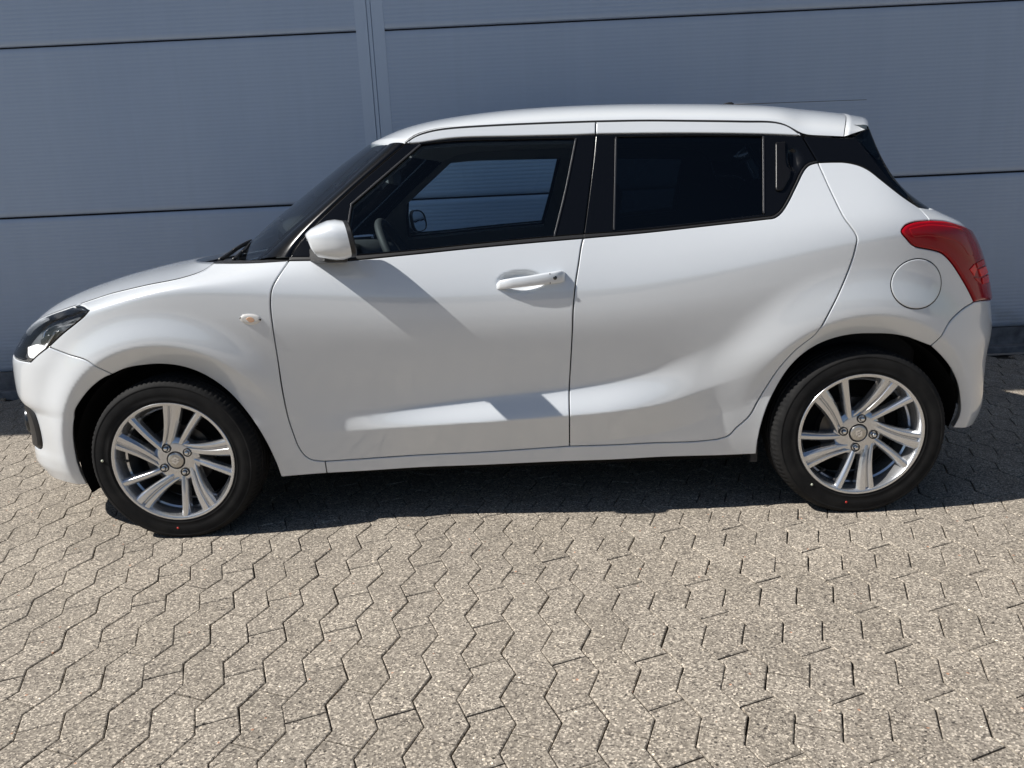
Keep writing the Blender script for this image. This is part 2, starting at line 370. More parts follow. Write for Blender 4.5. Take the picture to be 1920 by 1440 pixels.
# ================================================================== CAR : body surface S(s, z)
def Z1(*p): return [(x*.4723, 380+y*.4723) for x, y in p]
def Z2(*p): return [(540+x*.3125, 180+y*.3125) for x, y in p]
def Z3(*p): return [(1080+x*.3125, 180+y*.3125) for x, y in p]
def Z4(*p): return [(1380+x*.41667, 380+y*.41667) for x, y in p]
def ZB(*p): return [(x*.2638, 540+y*.2638) for x, y in p]
def PX_(*p): return list(p)
def aty(uv, y):
    d = FX + RX*(uv[0]-960)/FPX + UX*(720-uv[1])/FPX; t = (y-CAM[1])/d[1]; return CAM + t*d
def smooth(a, b, x): t = np.clip((x-a)/(b-a), 0, 1); return t*t*(3-2*t)
def pchip(xk, yk, x):                                   # smooth monotone interpolation, vectorised over x
    xk, yk = np.asarray(xk, float), np.asarray(yk, float); h = np.diff(xk); d = np.diff(yk)/h
    m = np.zeros_like(yk); m[0], m[-1] = d[0], d[-1]
    for i in range(1, len(xk)-1):
        if d[i-1]*d[i] > 0: w1, w2 = 2*h[i]+h[i-1], h[i]+2*h[i-1]; m[i] = (w1+w2)/(w1/d[i-1]+w2/d[i])
    x = np.clip(x, xk[0], xk[-1]); i = np.clip(np.searchsorted(xk, x)-1, 0, len(h)-1); t = (x-xk[i])/h[i]
    return (2*t**3-3*t**2+1)*yk[i] + (t**3-2*t**2+t)*h[i]*m[i] + (-2*t**3+3*t**2)*yk[i+1] + (t**3-t**2)*h[i]*m[i+1]
def bspline(pts, n=60):
    P_ = np.array(pts, float); Q = np.vstack([2*P_[0]-P_[1], P_, 2*P_[-1]-P_[-2]]); out = []
    for i in range(len(Q)-3):
        t = np.linspace(0, 1, n, endpoint=False)[:, None]
        out.append(((1-t)**3*Q[i] + (3*t**3-6*t**2+4)*Q[i+1] + (-3*t**3+3*t**2+3*t+1)*Q[i+2] + t**3*Q[i+3])/6)
    out.append(P_[-1:]); return np.vstack(out)
plan = bspline([(-2.02, 0), (-2.02, .16), (-2.005, .36), (-1.955, .545), (-1.855, .69), (-1.70, .785), (-1.50, .835), (-1.25, .856), (-1.0, .858), (-.7, .852), (-.3, .846), (.1, .845), (.5, .85), (.9, .857), (1.2, .860), (1.42, .842), (1.61, .79), (1.76, .69), (1.835, .53), (1.872, .33), (1.878, .15), (1.878, 0)])
seg = np.hypot(*np.diff(plan, axis=0).T); sarc = np.concatenate([[0], np.cumsum(seg)]); SMAX = sarc[-1]
NS, NZ = 640, 400; ZLO, ZHI = 0.10, 1.52
sg = np.linspace(0, SMAX, NS); zg = np.linspace(ZLO, ZHI, NZ)
xr = np.interp(sg, sarc, plan[:, 0]); yr = np.interp(sg, sarc, plan[:, 1])
tx = np.gradient(xr, sg); ty = np.gradient(yr, sg)
wf = np.where(xr < -0.9, np.clip(ty, 0, 1), 0); wr = np.where(xr > 1.0, np.clip(-ty, 0, 1), 0)
def gsm(a, k):
    ker = np.exp(-0.5*(np.arange(-3*k, 3*k+1)/k)**2); ker /= ker.sum()
    return np.convolve(np.pad(a, 3*k, mode='edge'), ker, 'valid')
wf, wr = gsm(wf, 6), gsm(wr, 6)
wu = smooth(np.interp(1.22, xr[:NS//2*2], sg[:NS//2*2]), np.interp(1.78, xr, sg), sg); wu = gsm(wu, 8)
ST = [-1.65, -1.38, -1.13, -.78, -.2, .27, .7, 1.1, 1.4, 1.7]
zc = gsm(pchip(ST, [.79, .852, .895, .88, .845, .845, .885, .955, .985, .985], xr), 10)
zb = gsm(pchip(ST, [.845, .902, .943, .985, 1.0, 1.02, 1.04, 1.06, 1.07, 1.07], xr), 10)
def col(*v): return gsm(pchip(ST, v, xr), 12)
mk = [col(-.3, -.3, -.3, -.2, -.2, -.2, -.2, -.3, -.3, -.3), col(-.1, -.1, -.1, -.15, -.17, -.17, -.15, -.1, -.1, -.1),
      col(-.02, -.02, -.04, -.11, -.17, -.16, -.10, -.01, 0, 0),
      col(-.05, -.05, -.07, -.18, -.25, -.24, -.17, -.05, -.04, -.04),
      col(-.05, -.05, -.06, -.14, -.175, -.175, -.13, -.05, -.04, -.04),
      col(-.02, -.02, -.02, -.02, -.015, -.015, -.02, -.03, -.02, -.02),
      col(.01, .01, .02, .05, .09, .09, .05, .0, -.0, -.0),
      col(.17, .16, .17, .22, .20, .19, .18, .15, .14, .14),
      col(1.0, .9, .8, .42, .33, .32, .30, .28, .3, .3),
      col(2.0, 2.0, 2.0, .68, .39, .38, .38, .39, .45, .45),
      col(2.6, 2.6, 2.6, .95, .42, .41, .43, .50, .55, .55),
      col(2.6, 2.6, 2.4, .55, .38, .38, .42, .55, .60, .60),
      col(2.0, 2.0, 1.6, .45, .42, .42, .44, .56, .62, .62),
      col(1.5, 1.5, 1.2, .5, .5, .5, .5, .6, .7, .7)]
Xt = np.zeros((NS, NZ)); Yt = np.zeros((NS, NZ))
xfz = pchip([.10, .16, .21, .245, .28, .32, .38, .455, .495, .52, .64, .70, .76, .82, .88, .95, 1.5], [.12, .07, .035, .014, .018, .036, .042, .042, .006, 0, .012, .05, .115, .215, .36, .50, .8], zg)
xrz = pchip([.10, .18, .25, .33, .40, .50, .60, .70, .79, .90, 1.0, 1.06, 1.22, 1.36, 1.5], [-.12, -.07, -.035, -.005, -.012, -.01, 0, -.018, -.045, -.095, -.18, -.295, -.505, -.64, -.74], zg)
for i in range(NS):
    c, b = zc[i], zb[i]; h = max(b-c, .03)
    kz = [.10, .36, .47, .56, min(max(c-.16, .60), .80), c-.07, c-.010, c+.010, c+h*.42, c+h*.7, c+h, c+h+.05, max(1.25, c+h+.1), 1.52]
    kz = np.maximum.accumulate(np.array(kz) + np.arange(14)*1e-5)
    mz = pchip(kz, [q[i] for q in mk], zg)
    D = np.concatenate([[0], np.cumsum((mz[1:]+mz[:-1])/2*np.diff(zg))]); D = D - np.interp(c-.07, zg, D) + 0.006
    Xt[i] = xr[i] + xfz*wf[i] + np.maximum(xrz, -.16)*wr[i] + np.minimum(xrz+.16, 0)*wu[i]
    Yt[i] = yr[i]*(1 - np.minimum(D, .8)/.855)
# ---- local features (outward push in y)
XX, ZZ = Xt, np.broadcast_to(zg, Xt.shape)
WZ = 0.2935; WXF, WXR = -1.225, 1.225
push = np.zeros_like(Xt)
for xw, amp, r1 in ((WXF, .020, .56), (WXR, .024, .62)):
    r = np.hypot(XX-xw, ZZ-WZ); inw = (XX-xw)*(1 if xw < 0 else -1); f = amp*(1-smooth(.43, r1, r))**1.3*(1-.85*smooth(.05, .38, inw)*(1-smooth(.38, .62, ZZ)))
    band = np.clip(.428-r, 0, .2); inw = (XX-xw)*(1 if xw < 0 else -1); fade = 1-smooth(.0, .33, inw)*(1-smooth(.38, .72, ZZ)); f = f - fade*(.68*np.maximum(band-.004, 0) + .34*np.minimum(band, .004))
    push += f*smooth(.10, .30, ZZ)*0.9 + f*0.1
zl = pchip([-.9, -.67, -.135, .2, .5, .75, .95], [.362, .366, .388, .401, .426, .50, .57], XX.ravel()).reshape(XX.shape)
Al = .058*smooth(-.84, .0, XX)*(1-smooth(.30, .92, XX))
hl = pchip([-.9, -.4, .3, .6, .9], [.075, .085, .115, .15, .18], XX.ravel()).reshape(XX.shape)
up = Al*(1-smooth(0, 1, ((ZZ-zl)/hl+.18)/1.18)); dn = Al*(1-smooth(0, 1, .18/1.18)) - np.minimum((zl-ZZ)*.25, .03)*smooth(0, .045, Al)
push += np.where(ZZ >= zl, up, dn)
Yt = Yt + push
# door handle cup
def raw_inv(uv, y0=-.83): p = aty(uv, y0); return p[0], p[2]
hx, hz_ = raw_inv(Z2((1400, 1112))[0], -.815)
q = ((XX-hx)/.088)**2 + ((ZZ-hz_)/.040)**2
Yt = Yt - .022*(1-smooth(0.15, 1.0, q))
cx_, cz_ = raw_inv(Z3((1297, 385))[0], -.70)
q = ((XX-cx_)/.022)**2 + ((ZZ-cz_)/.045)**2
Yt = Yt - .016*(1-smooth(0.2, 1.0, q))
Xs, Xz = np.gradient(Xt, sg, zg); Ys, Yz = np.gradient(Yt, sg, zg)
NX, NYv, NZv = -Ys.copy(), Xs.copy(), -(Xs*Yz - Xz*Ys)     # (dS/ds x dS/dz) with outward = +y
# S_s=(Xs,Ys,0), S_z=(Xz,Yz,1): cross(S_z,S_s) -> outward
NX, NYv, NZv = (Yz*0 - 1*Ys), (1*Xs - Xz*0), (Xz*Ys - Yz*Xs)
nl = np.sqrt(NX**2+NYv**2+NZv**2)+1e-12; NX, NYv, NZv = NX/nl, NYv/nl, NZv/nl
NX[0], NX[-1] = NX[1], NX[-2]
def samp(T, s, z):
    fs = np.clip(np.asarray(s)/SMAX*(NS-1), 0, NS-1.0001); fz = np.clip((np.asarray(z)-ZLO)/(ZHI-ZLO)*(NZ-1), 0, NZ-1.0001)
    i, j = fs.astype(int), fz.astype(int); a, b = fs-i, fz-j
    return T[i, j]*(1-a)*(1-b) + T[i+1, j]*a*(1-b) + T[i, j+1]*(1-a)*b + T[i+1, j+1]*a*b
def S(s, z, dep=0.0, side=-1):
    s = np.asarray(s, float); z = np.asarray(z, float)
    n = np.stack([samp(NX, s, z), samp(NYv, s, z), samp(NZv, s, z)], -1); n /= np.linalg.norm(n, axis=-1, keepdims=True)
    p = np.stack([samp(Xt, s, z), samp(Yt, s, z), z], -1) - n*np.asarray(dep)[..., None]
    p[..., 1] *= side; n[..., 1] *= side
    return p, n
_p = np.stack([Xt, -Yt, ZZ], -1) - CAM; _n = np.stack([NX, -NYv, NZv], -1); _zc = _p@FX
UU, VV = 960+FPX*(_p@RX)/_zc, 720-FPX*(_p@UX)/_zc; FRONT = ((_p*_n).sum(-1) < 0)
def inv(pts):                                            # photo pixels -> (s, z) on the near body side
    out = []
    for u, v in pts:
        d = (UU-u)**2+(VV-v)**2; d = np.where(FRONT, d, d+4e4); i, j = np.unravel_index(np.argmin(d), d.shape)
        i = min(max(i, 1), NS-2); j = min(max(j, 1), NZ-2)
        J = np.array([[UU[i+1, j]-UU[i-1, j], UU[i, j+1]-UU[i, j-1]], [VV[i+1, j]-VV[i-1, j], VV[i, j+1]-VV[i, j-1]]])/2
        try: ds = np.clip(np.linalg.solve(J, [u-UU[i, j], v-VV[i, j]]), -.7, .7)
        except Exception: ds = (0, 0)
        out.append((sg[0]+(i+ds[0])*(sg[1]-sg[0]), zg[0]+(j+ds[1])*(zg[1]-zg[0])))
    return np.array(out)
def crom(P_, h=.010):                                    # smooth curve through points, resampled
    P_ = np.asarray(P_, float)
    if len(P_) == 2:
        n = max(2, int(np.hypot(*(P_[1]-P_[0]))/h)+1); return P_[0]+(P_[1]-P_[0])*np.linspace(0, 1, n)[:, None]
    Q = np.vstack([2*P_[0]-P_[1], P_, 2*P_[-1]-P_[-2]]); out = []
    for i in range(1, len(Q)-2):
        p0, p1, p2, p3 = Q[i-1:i+3]; t0 = 0; t1 = max(np.linalg.norm(p1-p0), 1e-6)**.5; t2 = t1+max(np.linalg.norm(p2-p1), 1e-6)**.5; t3 = t2+max(np.linalg.norm(p3-p2), 1e-6)**.5
        n = max(1, int(np.ceil(np.linalg.norm(p2-p1)/h)))
        for t in t1+(t2-t1)*np.arange(n)/n:
            A1 = (t1-t)/(t1-t0)*p0+(t-t0)/(t1-t0)*p1; A2 = (t2-t)/(t2-t1)*p1+(t-t1)/(t2-t1)*p2; A3 = (t3-t)/(t3-t2)*p2+(t-t2)/(t3-t2)*p3
            B1 = (t2-t)/(t2-t0)*A1+(t-t0)/(t2-t0)*A2; B2 = (t3-t)/(t3-t1)*A2+(t-t1)/(t3-t1)*A3
            out.append((t2-t)/(t2-t1)*B1+(t-t1)/(t2-t1)*B2)
    out.append(P_[-1]); return np.array(out)
def curve(pts, h=.010): return crom(inv(pts), h)         # pixel trace -> smooth (s, z) curve
def loop(*segs):
    out = []
    for sgm in segs:
        for p in np.asarray(sgm):
            if not out or np.hypot(*(p-out[-1])) > 1e-3: out.append(p)
    if np.hypot(*(out[0]-out[-1])) < 1e-3: out.pop()
    P_ = np.array(out); a = np.sum(P_[:, 0]*np.roll(P_[:, 1], -1)-np.roll(P_[:, 0], -1)*P_[:, 1])
    return P_ if a > 0 else P_[::-1]
def inside(P_, q):
    x, y = q[:, 0], q[:, 1]; c = np.zeros(len(q), bool); a = P_; b = np.roll(P_, -1, 0)
    for (x0, y0), (x1, y1) in zip(a, b):
        if y0 == y1: continue
        c ^= ((y0 > y) != (y1 > y)) & (x < (x1-x0)*(y-y0)/(y1-y0)+x0)
    return c
def inset(P_, d):                                        # ccw loop moved inwards by d (edges on the centre plane stay)
    a = P_-np.roll(P_, 1, 0); b = np.roll(P_, -1, 0)-P_
    a /= np.linalg.norm(a, axis=1)[:, None]+1e-12; b /= np.linalg.norm(b, axis=1)[:, None]+1e-12
    n = np.stack([-(a[:, 1]+b[:, 1]), a[:, 0]+b[:, 0]], 1); l = np.linalg.norm(n, axis=1)[:, None]; n = n/np.maximum(l, 1e-6)
    k = np.clip(2/np.maximum(l, .9), 1, 1.6)
    R = P_+n*d*k; m = (P_[:, 0] < 1e-4) | (P_[:, 0] > SMAX-1e-4); R[m, 0] = P_[m, 0]; o = -n; o[m, 0] *= .01
    return R, o
def dist2(P_, q):
    a = P_; b = np.roll(P_, -1, 0); best = np.full(len(q), 1e9)
    for p0, p1 in zip(a, b):
        d = p1-p0; t = np.clip(((q-p0)@d)/(d@d+1e-12), 0, 1); e = q-p0-t[:, None]*d; best = np.minimum(best, (e*e).sum(1))
    return best
def panel_data(outer, holes=(), dep=0.0, gap=.0022, edge=.0022, rnd=.0035, skirt=.022, res=.014):
    loops = [loop(outer)] + [loop(h)[::-1] for h in holes]
    lo = np.min(loops[0], 0); hi = np.max(loops[0], 0)
    gx, gz = np.meshgrid(np.arange(lo[0]+res*.4, hi[0], res), np.arange(lo[1]+res*.4, hi[1], res), indexing='ij'); q = np.stack([gx.ravel(), gz.ravel()], 1)
    r0, r1, oo = [], [], []
    for lp in loops:
        a, o = inset(lp, gap); b, _ = inset(lp, gap+rnd); r0.append(a); r1.append(b); oo.append(o)
    ok = inside(r1[0], q)
    for h in r1[1:]: ok &= ~inside(h, q)
    q = q[ok]
    for b in r1:
        q = q[dist2(b, q) > (res*.45)**2]
    pts = np.vstack(r1+[q]); edges = []; base = 0
    for b in r1:
        n = len(b); edges += [(base+i, base+(i+1) % n) for i in range(n)]; base += n
    vo, eo, fo, ov, oe, of = delaunay_2d_cdt([Vector(p) for p in pts.tolist()], edges, [], 0, 1e-7)
    vo = np.array([tuple(v) for v in vo]); tri = np.array([f for f in fo if len(f) == 3])
    cen = vo[tri].mean(1); ok = inside(r1[0], cen)
    for h in r1[1:]: ok &= ~inside(h, cen)
    tri = tri[ok]
    # index map for ring verts
    idx = {}
    for k, srcs in enumerate(ov):
        for s_ in srcs: idx[s_] = k
    Vp, Vn = S(vo[:, 0], vo[:, 1], np.full(len(vo), dep))
    V = [Vp]; Nn = [Vn]; F = [tuple(t) for t in tri]; cnt = len(vo); base = 0
    for a, b, o in zip(r0, r1, oo):
        n = len(a); pa, na = S(a[:, 0], a[:, 1], np.full(n, dep+edge)); pk, _ = S(a[:, 0], a[:, 1], np.full(n, dep+edge+skirt))
        ts = S(a[:, 0]+.002, a[:, 1])[0]-S(a[:, 0]-.002, a[:, 1])[0]; tz = S(a[:, 0], a[:, 1]+.002)[0]-S(a[:, 0], a[:, 1]-.002)[0]
        ts /= np.linalg.norm(ts, axis=1)[:, None]+1e-9; tz /= np.linalg.norm(tz, axis=1)[:, None]+1e-9
        on = ts*o[:, :1]+tz*o[:, 1:]; on /= np.linalg.norm(on, axis=1)[:, None]+1e-9
        nr = na*.75+on*.66; nr /= np.linalg.norm(nr, axis=1)[:, None]
        V += [pa, pa, pk]; Nn += [nr, on, on]
        for i in range(n):
            j = (i+1) % n; F += [(idx[base+j], idx[base+i], cnt+i, cnt+j)][::1]; F += [(cnt+n+j, cnt+n+i, cnt+2*n+i, cnt+2*n+j)]
        cnt += 3*n; base += n
    V = np.vstack(V); Nn = np.vstack(Nn)
    # orient every face with its normals
    F2 = []
    for f in F:
        a, b, c = V[f[0]], V[f[1]], V[f[2]]; g = np.cross(b-a, c-a); F2.append(f if g@(Nn[f[0]]+Nn[f[1]]+Nn[f[2]]) > 0 else f[::-1])
    return V, F2, Nn
def mirror_data(d): V, F, Nn = d; k = np.array([1, -1, 1.]); return V*k, [f[::-1] for f in F], Nn*k
def panel(name, data, mat, parent, side=-1, both=False):
    if both:
        a, b = data, mirror_data(data); n = len(a[0]); V = np.vstack([a[0], b[0]]); F = a[1]+[tuple(i+n for i in f) for f in b[1]]; Nn = np.vstack([a[2], b[2]])
    else: V, F, Nn = data if side < 0 else mirror_data(data)
    return link(name, mesh(name, V, F, True, Nn), mat, parent)
def s_at_x(x): return float(np.interp(x, xr, sg))

# ================================================================== CAR : panels
car = empty('parked_car', (0, 0, 0))
car['label'] = 'white five-door hatchback car parked side-on with silver alloy wheels'; car['category'] = 'car'
pt = MT['paint']
door_front = curve(Z2((5, 985))+Z1((1140, 240), (1100, 300), (1080, 340), (1073, 400), (1080, 480), (1095, 580), (1120, 740), (1145, 860), (1165, 920), (1185, 970), (1210, 1005), (1240, 1022), (1290, 1028)))
door_bot_f = curve(PX_((609.2, 865.5), (840, 851), (1068, 837)))
b_low = curve(Z2((1772, 852), (1760, 900), (1745, 1000), (1725, 1130), (1712, 1270), (1705, 1440))+PX_((1069.5, 690), (1067.5, 760), (1068, 837)))
b_mid = curve(Z2((1846, 227), (1835, 350), (1820, 480), (1800, 640), (1780, 790), (1774, 830)))
b_top = curve(Z2((1848, 152), (1846, 227)))
belt_f_low = curve(Z2((5, 985), (140, 984), (350, 985), (700, 953), (1100, 912), (1500, 875), (1772, 852)))
belt_f_top = curve(Z2((10, 966), (345, 962), (700, 934), (1100, 892), (1500, 853), (1774, 830)))
ap_gap = curve(Z2((10, 966), (40, 910), (150, 780), (380, 560), (560, 405), (703, 284)))
gutter_f = curve(Z2((703, 284), (760, 243), (850, 213), (950, 196), (1200, 178), (1500, 164), (1848, 152)))
strip_f_low = curve(Z2((703, 284), (750, 283), (795, 279)))
strip_f_low2 = curve(Z2((795, 279), (1000, 251), (1400, 240), (1735, 232), (1846, 227)))
glass_f = [curve(Z2((795, 290), (1000, 272), (1400, 261), (1728, 254))), curve(Z2((1728, 254), (1700, 400), (1658, 600), (1598, 842))), curve(Z2((1598, 842), (1100, 888), (700, 928), (350, 956))), curve(Z2((350, 956), (358, 800), (380, 648))), curve(Z2((380, 648), (560, 492), (795, 290)))]
gutter_r = curve(Z3((120, 152), (400, 147), (700, 149), (1000, 153), (1200, 158), (1270, 178), (1320, 210), (1357, 237)))
strip_r_low = curve(Z3((118, 227), (600, 222), (1140, 228), (1357, 237)))
gap_r_up = curve(Z3((1357, 237), (1400, 310), (1452, 398)))
gap_r = curve(Z3((1452, 398), (1480, 460), (1530, 570), (1610, 730), (1650, 785), (1680, 830), (1688, 860), (1680, 900), (1665, 960), (1630, 1060), (1580, 1180), (1520, 1300), (1470, 1390), (1430, 1440))+Z4((320, 625), (270, 665), (200, 740), (150, 810), (100, 890), (60, 960), (0, 1015))+PX_((1366, 817), (1345, 824)))
door_bot_r = curve(PX_((1068, 837), (1200, 832), (1300, 828.5), (1345, 824)))
white_r_top = curve(Z3((44, 852), (400, 820), (800, 776), (1130, 739), (1190, 730), (1230, 700), (1270, 640), (1320, 540), (1370, 442), (1400, 413), (1452, 398)))
frame_r_low = curve(Z3((46, 830), (400, 806), (800, 764), (1130, 726), (1183, 718), (1223, 690), (1262, 632), (1312, 532), (1360, 435), (1395, 402), (1448, 388)))
glass_r = [curve(Z3((240, 246), (700, 240), (1124, 241))), curve(Z3((1124, 241), (1127, 704))), curve(Z3((1127, 704), (700, 755), (228, 803))), curve(Z3((228, 803), (240, 246)))]
seam_fb = curve(Z1((447, 683), (350, 631), (270, 603), (193, 573)))
arch_f_rear = curve(PX_((527, 895))+Z1((1100, 1045), (1080, 1000), (1050, 940), (1010, 875), (965, 815), (910, 755), (850, 708), (790, 675), (720, 652), (640, 643), (560, 648), (500, 660), (447, 683)))
arch_f_front = curve(Z1((447, 683), (410, 700), (360, 740), (320, 790), (298, 850), (292, 920), (300, 990), (318, 1060), (345, 1120)))
hl_back = curve(Z1((193, 573), (250, 520), (300, 480), (335, 450), (353, 428)))
hl_top = curve(Z1((353, 428), (330, 415), (300, 407)))
shut = curve(Z1((300, 407), (370, 383), (440, 360), (500, 345), (600, 322), (700, 303), (780, 280), (820, 262), (850, 237)))
fender_top = curve(Z1((850, 237), (1000, 236))+Z2((5, 985)))
hl_low = crom(np.vstack([inv(Z1((193, 573), (150, 606), (120, 634)))]))
q0 = shut[0]; q1 = hl_low[-1]; SI = 0.50
hl_in_top = crom([q0, (q0[0]*.55+SI*.45, q0[1]*.6+.745*.4), (SI, .728)])
hl_in_bot = crom([q1, (q1[0]*.5+SI*.5, q1[1]*.5+.665*.5), (SI, .672)])
hl_in = crom([(SI, .728), (SI-.012, .70), (SI, .672)])
nose_top = crom([(0, .745), (SI*.5, .742), (SI, .728)])
sill_seam = curve(PX_((609.2, 865.5), (613, 888)))
sill_f = curve(PX_((613, 888), (527, 895)))
# bumper bottom in (s,z)
ab = arch_f_front[-1]
bump_bot = crom([ab, (ab[0]-.12, .188), (ab[0]-.30, .186), (.55, .195), (.25, .20), (0, .20)])
# ---- front fender
def both_sides(name, data, mat, parent=car):
    return [panel(name, data, mat, parent, -1), panel(name, data, mat, parent, 1)]
d = panel_data(loop(door_front[::-1], fender_top[::-1], shut[::-1], hl_top[::-1], hl_back[::-1], seam_fb[::-1], arch_f_rear[::-1], sill_f[::-1], sill_seam[::-1]), skirt=.028, res=.008)
fenders = both_sides('front_fender', d, pt)
# ---- front bumper
grille = [crom([(0.0, .36), (.36, .365)]), crom([(.36, .365), (.46, .50)]), crom([(.46, .50), (.42, .63)]), crom([(.42, .63), (0.0, .645)]), crom([(0, .645), (0, .36)])]
sf = float(np.interp(.715, plan[:len(plan)//3, 1], sarc[:len(plan)//3]))
fog = crom([(.55, .46), (sf-.08, .482), (sf-.02, .462), (sf, .42), (sf, .37), (sf-.012, .325), (sf-.07, .305), (.56, .315), (.53, .38), (.55, .46)])[:-1]
cl = np.array([(0, .20), (0, .745)])
d = panel_data(loop(seam_fb[::-1], arch_f_front, bump_bot, crom(cl, .02), nose_top, hl_in, hl_in_bot[::-1], hl_low[::-1]), holes=[fog], skirt=.028, res=.012)
front_bumper = panel('front_bumper', d, pt, car, both=True)
d = panel_data(loop(*grille), dep=-.002, skirt=.004, res=.02, gap=.001); panel('grille', d, MT['black'], car, both=True)
d = panel_data(loop(fog), dep=-.012, skirt=.03, res=.012, gap=.002, edge=.012, rnd=.012); fogs = both_sides('fog_lamp_bezel', d, MT['black'])
for o, sd_ in zip(fogs, (-1, 1)):
    p, n = S(.60, .40, -.012, sd_); mb = MB(); a = Vector(n).orthogonal(); b_ = Vector(n).cross(a)
    mb.rings([[tuple(Vector(p)+r_*(math.cos(t)*a+math.sin(t)*b_)+Vector(n)*h) for t in np.linspace(0, 2*math.pi, 24, endpoint=False)] for r_, h in ((.036, -.01), (.036, .006), (.030, .009), (.0, .011))], cap=False)
    mb.build('fog_lamp', MT['key'], o)
# ---- headlight
MT['bowl'] = pmat('lamp_bowl', (0.36, 0.37, 0.39), 0.3, 0.8)
hl_poly = loop(hl_back, hl_top, hl_in_top, hl_in, hl_in_bot[::-1], hl_low[::-1])
dl = panel_data(hl_poly, dep=-.001, skirt=.012, res=.012, gap=.0015, edge=.004, rnd=.006)
db = panel_data(hl_poly, dep=.040, skirt=.004, res=.014, gap=.004)
dr = panel_data(hl_poly, holes=[inset(hl_poly, .008)[0]], dep=.003, skirt=.04, res=.02, gap=.0015, edge=.001, rnd=.002)
for sd_ in (-1, 1):
    h = panel('headlight', db, MT['bowl'], car, sd_); panel('lens', dl, MT['lens'], h, sd_); panel('bezel', dr, MT['gloss_black'], h, sd_)
    def inner(name, pts, mat, dep0=.034, thick=.012):
        dd = panel_data(loop(np.vstack([curve(pts+pts[:1], .006)])), dep=dep0-thick, skirt=thick, res=.008, gap=.0, edge=.002, rnd=.0025)
        return panel(name, dd, mat, h, sd_)
    inner('daytime_lamp', ZB((150, 408), (225, 402), (230, 440), (210, 490), (160, 492)), MT['lamp'])
    inner('reflector', ZB((262, 275), (330, 250), (352, 256), (300, 280), (275, 300), (262, 345), (250, 340)), MT['chrome'])
    inner('reflector', ZB((385, 222), (497, 200), (497, 212), (440, 232)), MT['chrome'])
    inner('reflector', ZB((345, 308), (383, 303), (350, 325), (250, 480), (235, 490), (250, 450)), MT['chrome'])
    inner('projector_lens', ZB((240, 360), (300, 330), (310, 350), (270, 400), (245, 400)), MT['key'])
# ---- rear body side (sill + quarter)
quarter_top = curve(Z3((1452, 398), (1550, 395), (1620, 397), (1700, 415), (1760, 445), (1830, 500), (1920, 572))+PX_((1722, 388)))
tg_gap = curve(PX_((1722, 388))+Z4((850, 50), (872, 80)))
tl_front = curve(Z4((872, 80), (800, 88), (760, 105), (745, 130), (770, 165), (800, 195), (840, 205), (890, 215), (930, 230), (970, 270), (1010, 330), (1050, 400), (1072, 447)))
seam_rb = curve(Z4((1072, 447), (1020, 480), (960, 540), (875, 647)))
arch_r_front = curve(Z4((875, 647), (830, 630), (770, 608), (700, 595), (620, 592), (530, 595), (450, 610), (370, 640), (300, 685), (240, 745), (190, 820), (145, 910), (115, 1000), (98, 1080), (92, 1132)))
arch_r_rear = curve(Z4((875, 647), (920, 690), (960, 740), (990, 800), (1005, 860), (1010, 920), (1000, 970), (975, 1015)))
sill_bot = curve(PX_((1418, 852), (1300, 856), (1000, 868.5), (700, 883), (613, 888)))
d = panel_data(loop(sill_seam[::-1], door_bot_f, door_bot_r, gap_r[::-1], quarter_top, tg_gap, tl_front, seam_rb, arch_r_front, sill_bot), skirt=.028, res=.008)
quarters = both_sides('rear_quarter_panel', d, pt)
# ---- rear bumper
ST_ = SMAX-.54; rb = arch_r_rear[-1]; tlb = inv(Z4((1104, 441)))[0]
rb_bot = crom([rb, (rb[0]+.12, rb[1]-.006), (SMAX-.62, .262), (SMAX-.3, .25), (SMAX, .25)])
rb_top = crom([(SMAX, .655), (SMAX-.3, .665), (ST_, .70), tlb, seam_rb[0]])
d = panel_data(loop(seam_rb, arch_r_rear, rb_bot, crom([(SMAX, .25), (SMAX, .655)], .02), rb_top), skirt=.028, res=.012)
rear_bumper = panel('rear_bumper', d, pt, car, both=True)
# ---- tail light
tt = inv(Z4((872, 80), (950, 86), (1000, 100)))
tl_top = crom(np.vstack([tt, [(ST_-.06, .955), (ST_, .935)]])); tl_in = crom([(ST_, .935), (ST_+.01, .83), (ST_, .70)]); tl_bot = crom([(ST_, .70), tlb, seam_rb[0]])
tl_poly = loop(tl_front[::-1], tl_top, tl_in, tl_bot)
d = panel_data(tl_poly, dep=-.007, skirt=.02, res=.011, gap=.0018, edge=.006, rnd=.009); tls = both_sides('tail_light', d, MT['red'])
facets = [((1040, 300), (1062, 275), (1072, 300), (1062, 330)), ((1068, 272), (1100, 256), (1106, 282), (1076, 296)), ((1078, 300), (1108, 287), (1120, 318), (1090, 334)), ((1060, 336), (1086, 338), (1092, 366), (1074, 352)), ((1094, 338), (1122, 324), (1124, 362), (1098, 368))]
mreds = [pmat('red_facet', c_, 0.18, 0, 0.3, 0.02, spec=0.25) for c_ in ((0.75, 0.02, 0.02), (0.5, 0.008, 0.01), (0.85, 0.05, 0.045), (0.45, 0.006, 0.008), (0.65, 0.012, 0.014))]
for q_, fct in enumerate(facets):
    fp = inv(Z4(*fct)); dd = panel_data(loop(*[crom([fp[k_], fp[(k_+1) % 4]], .006) for k_ in range(4)]), dep=-.0105-.0006*(q_ % 3), skirt=.003, res=.008, gap=0.0006, edge=.0015, rnd=.0025)
    for o, sd_ in zip(tls, (-1, 1)): panel('reflector', dd, mreds[q_], o, sd_)
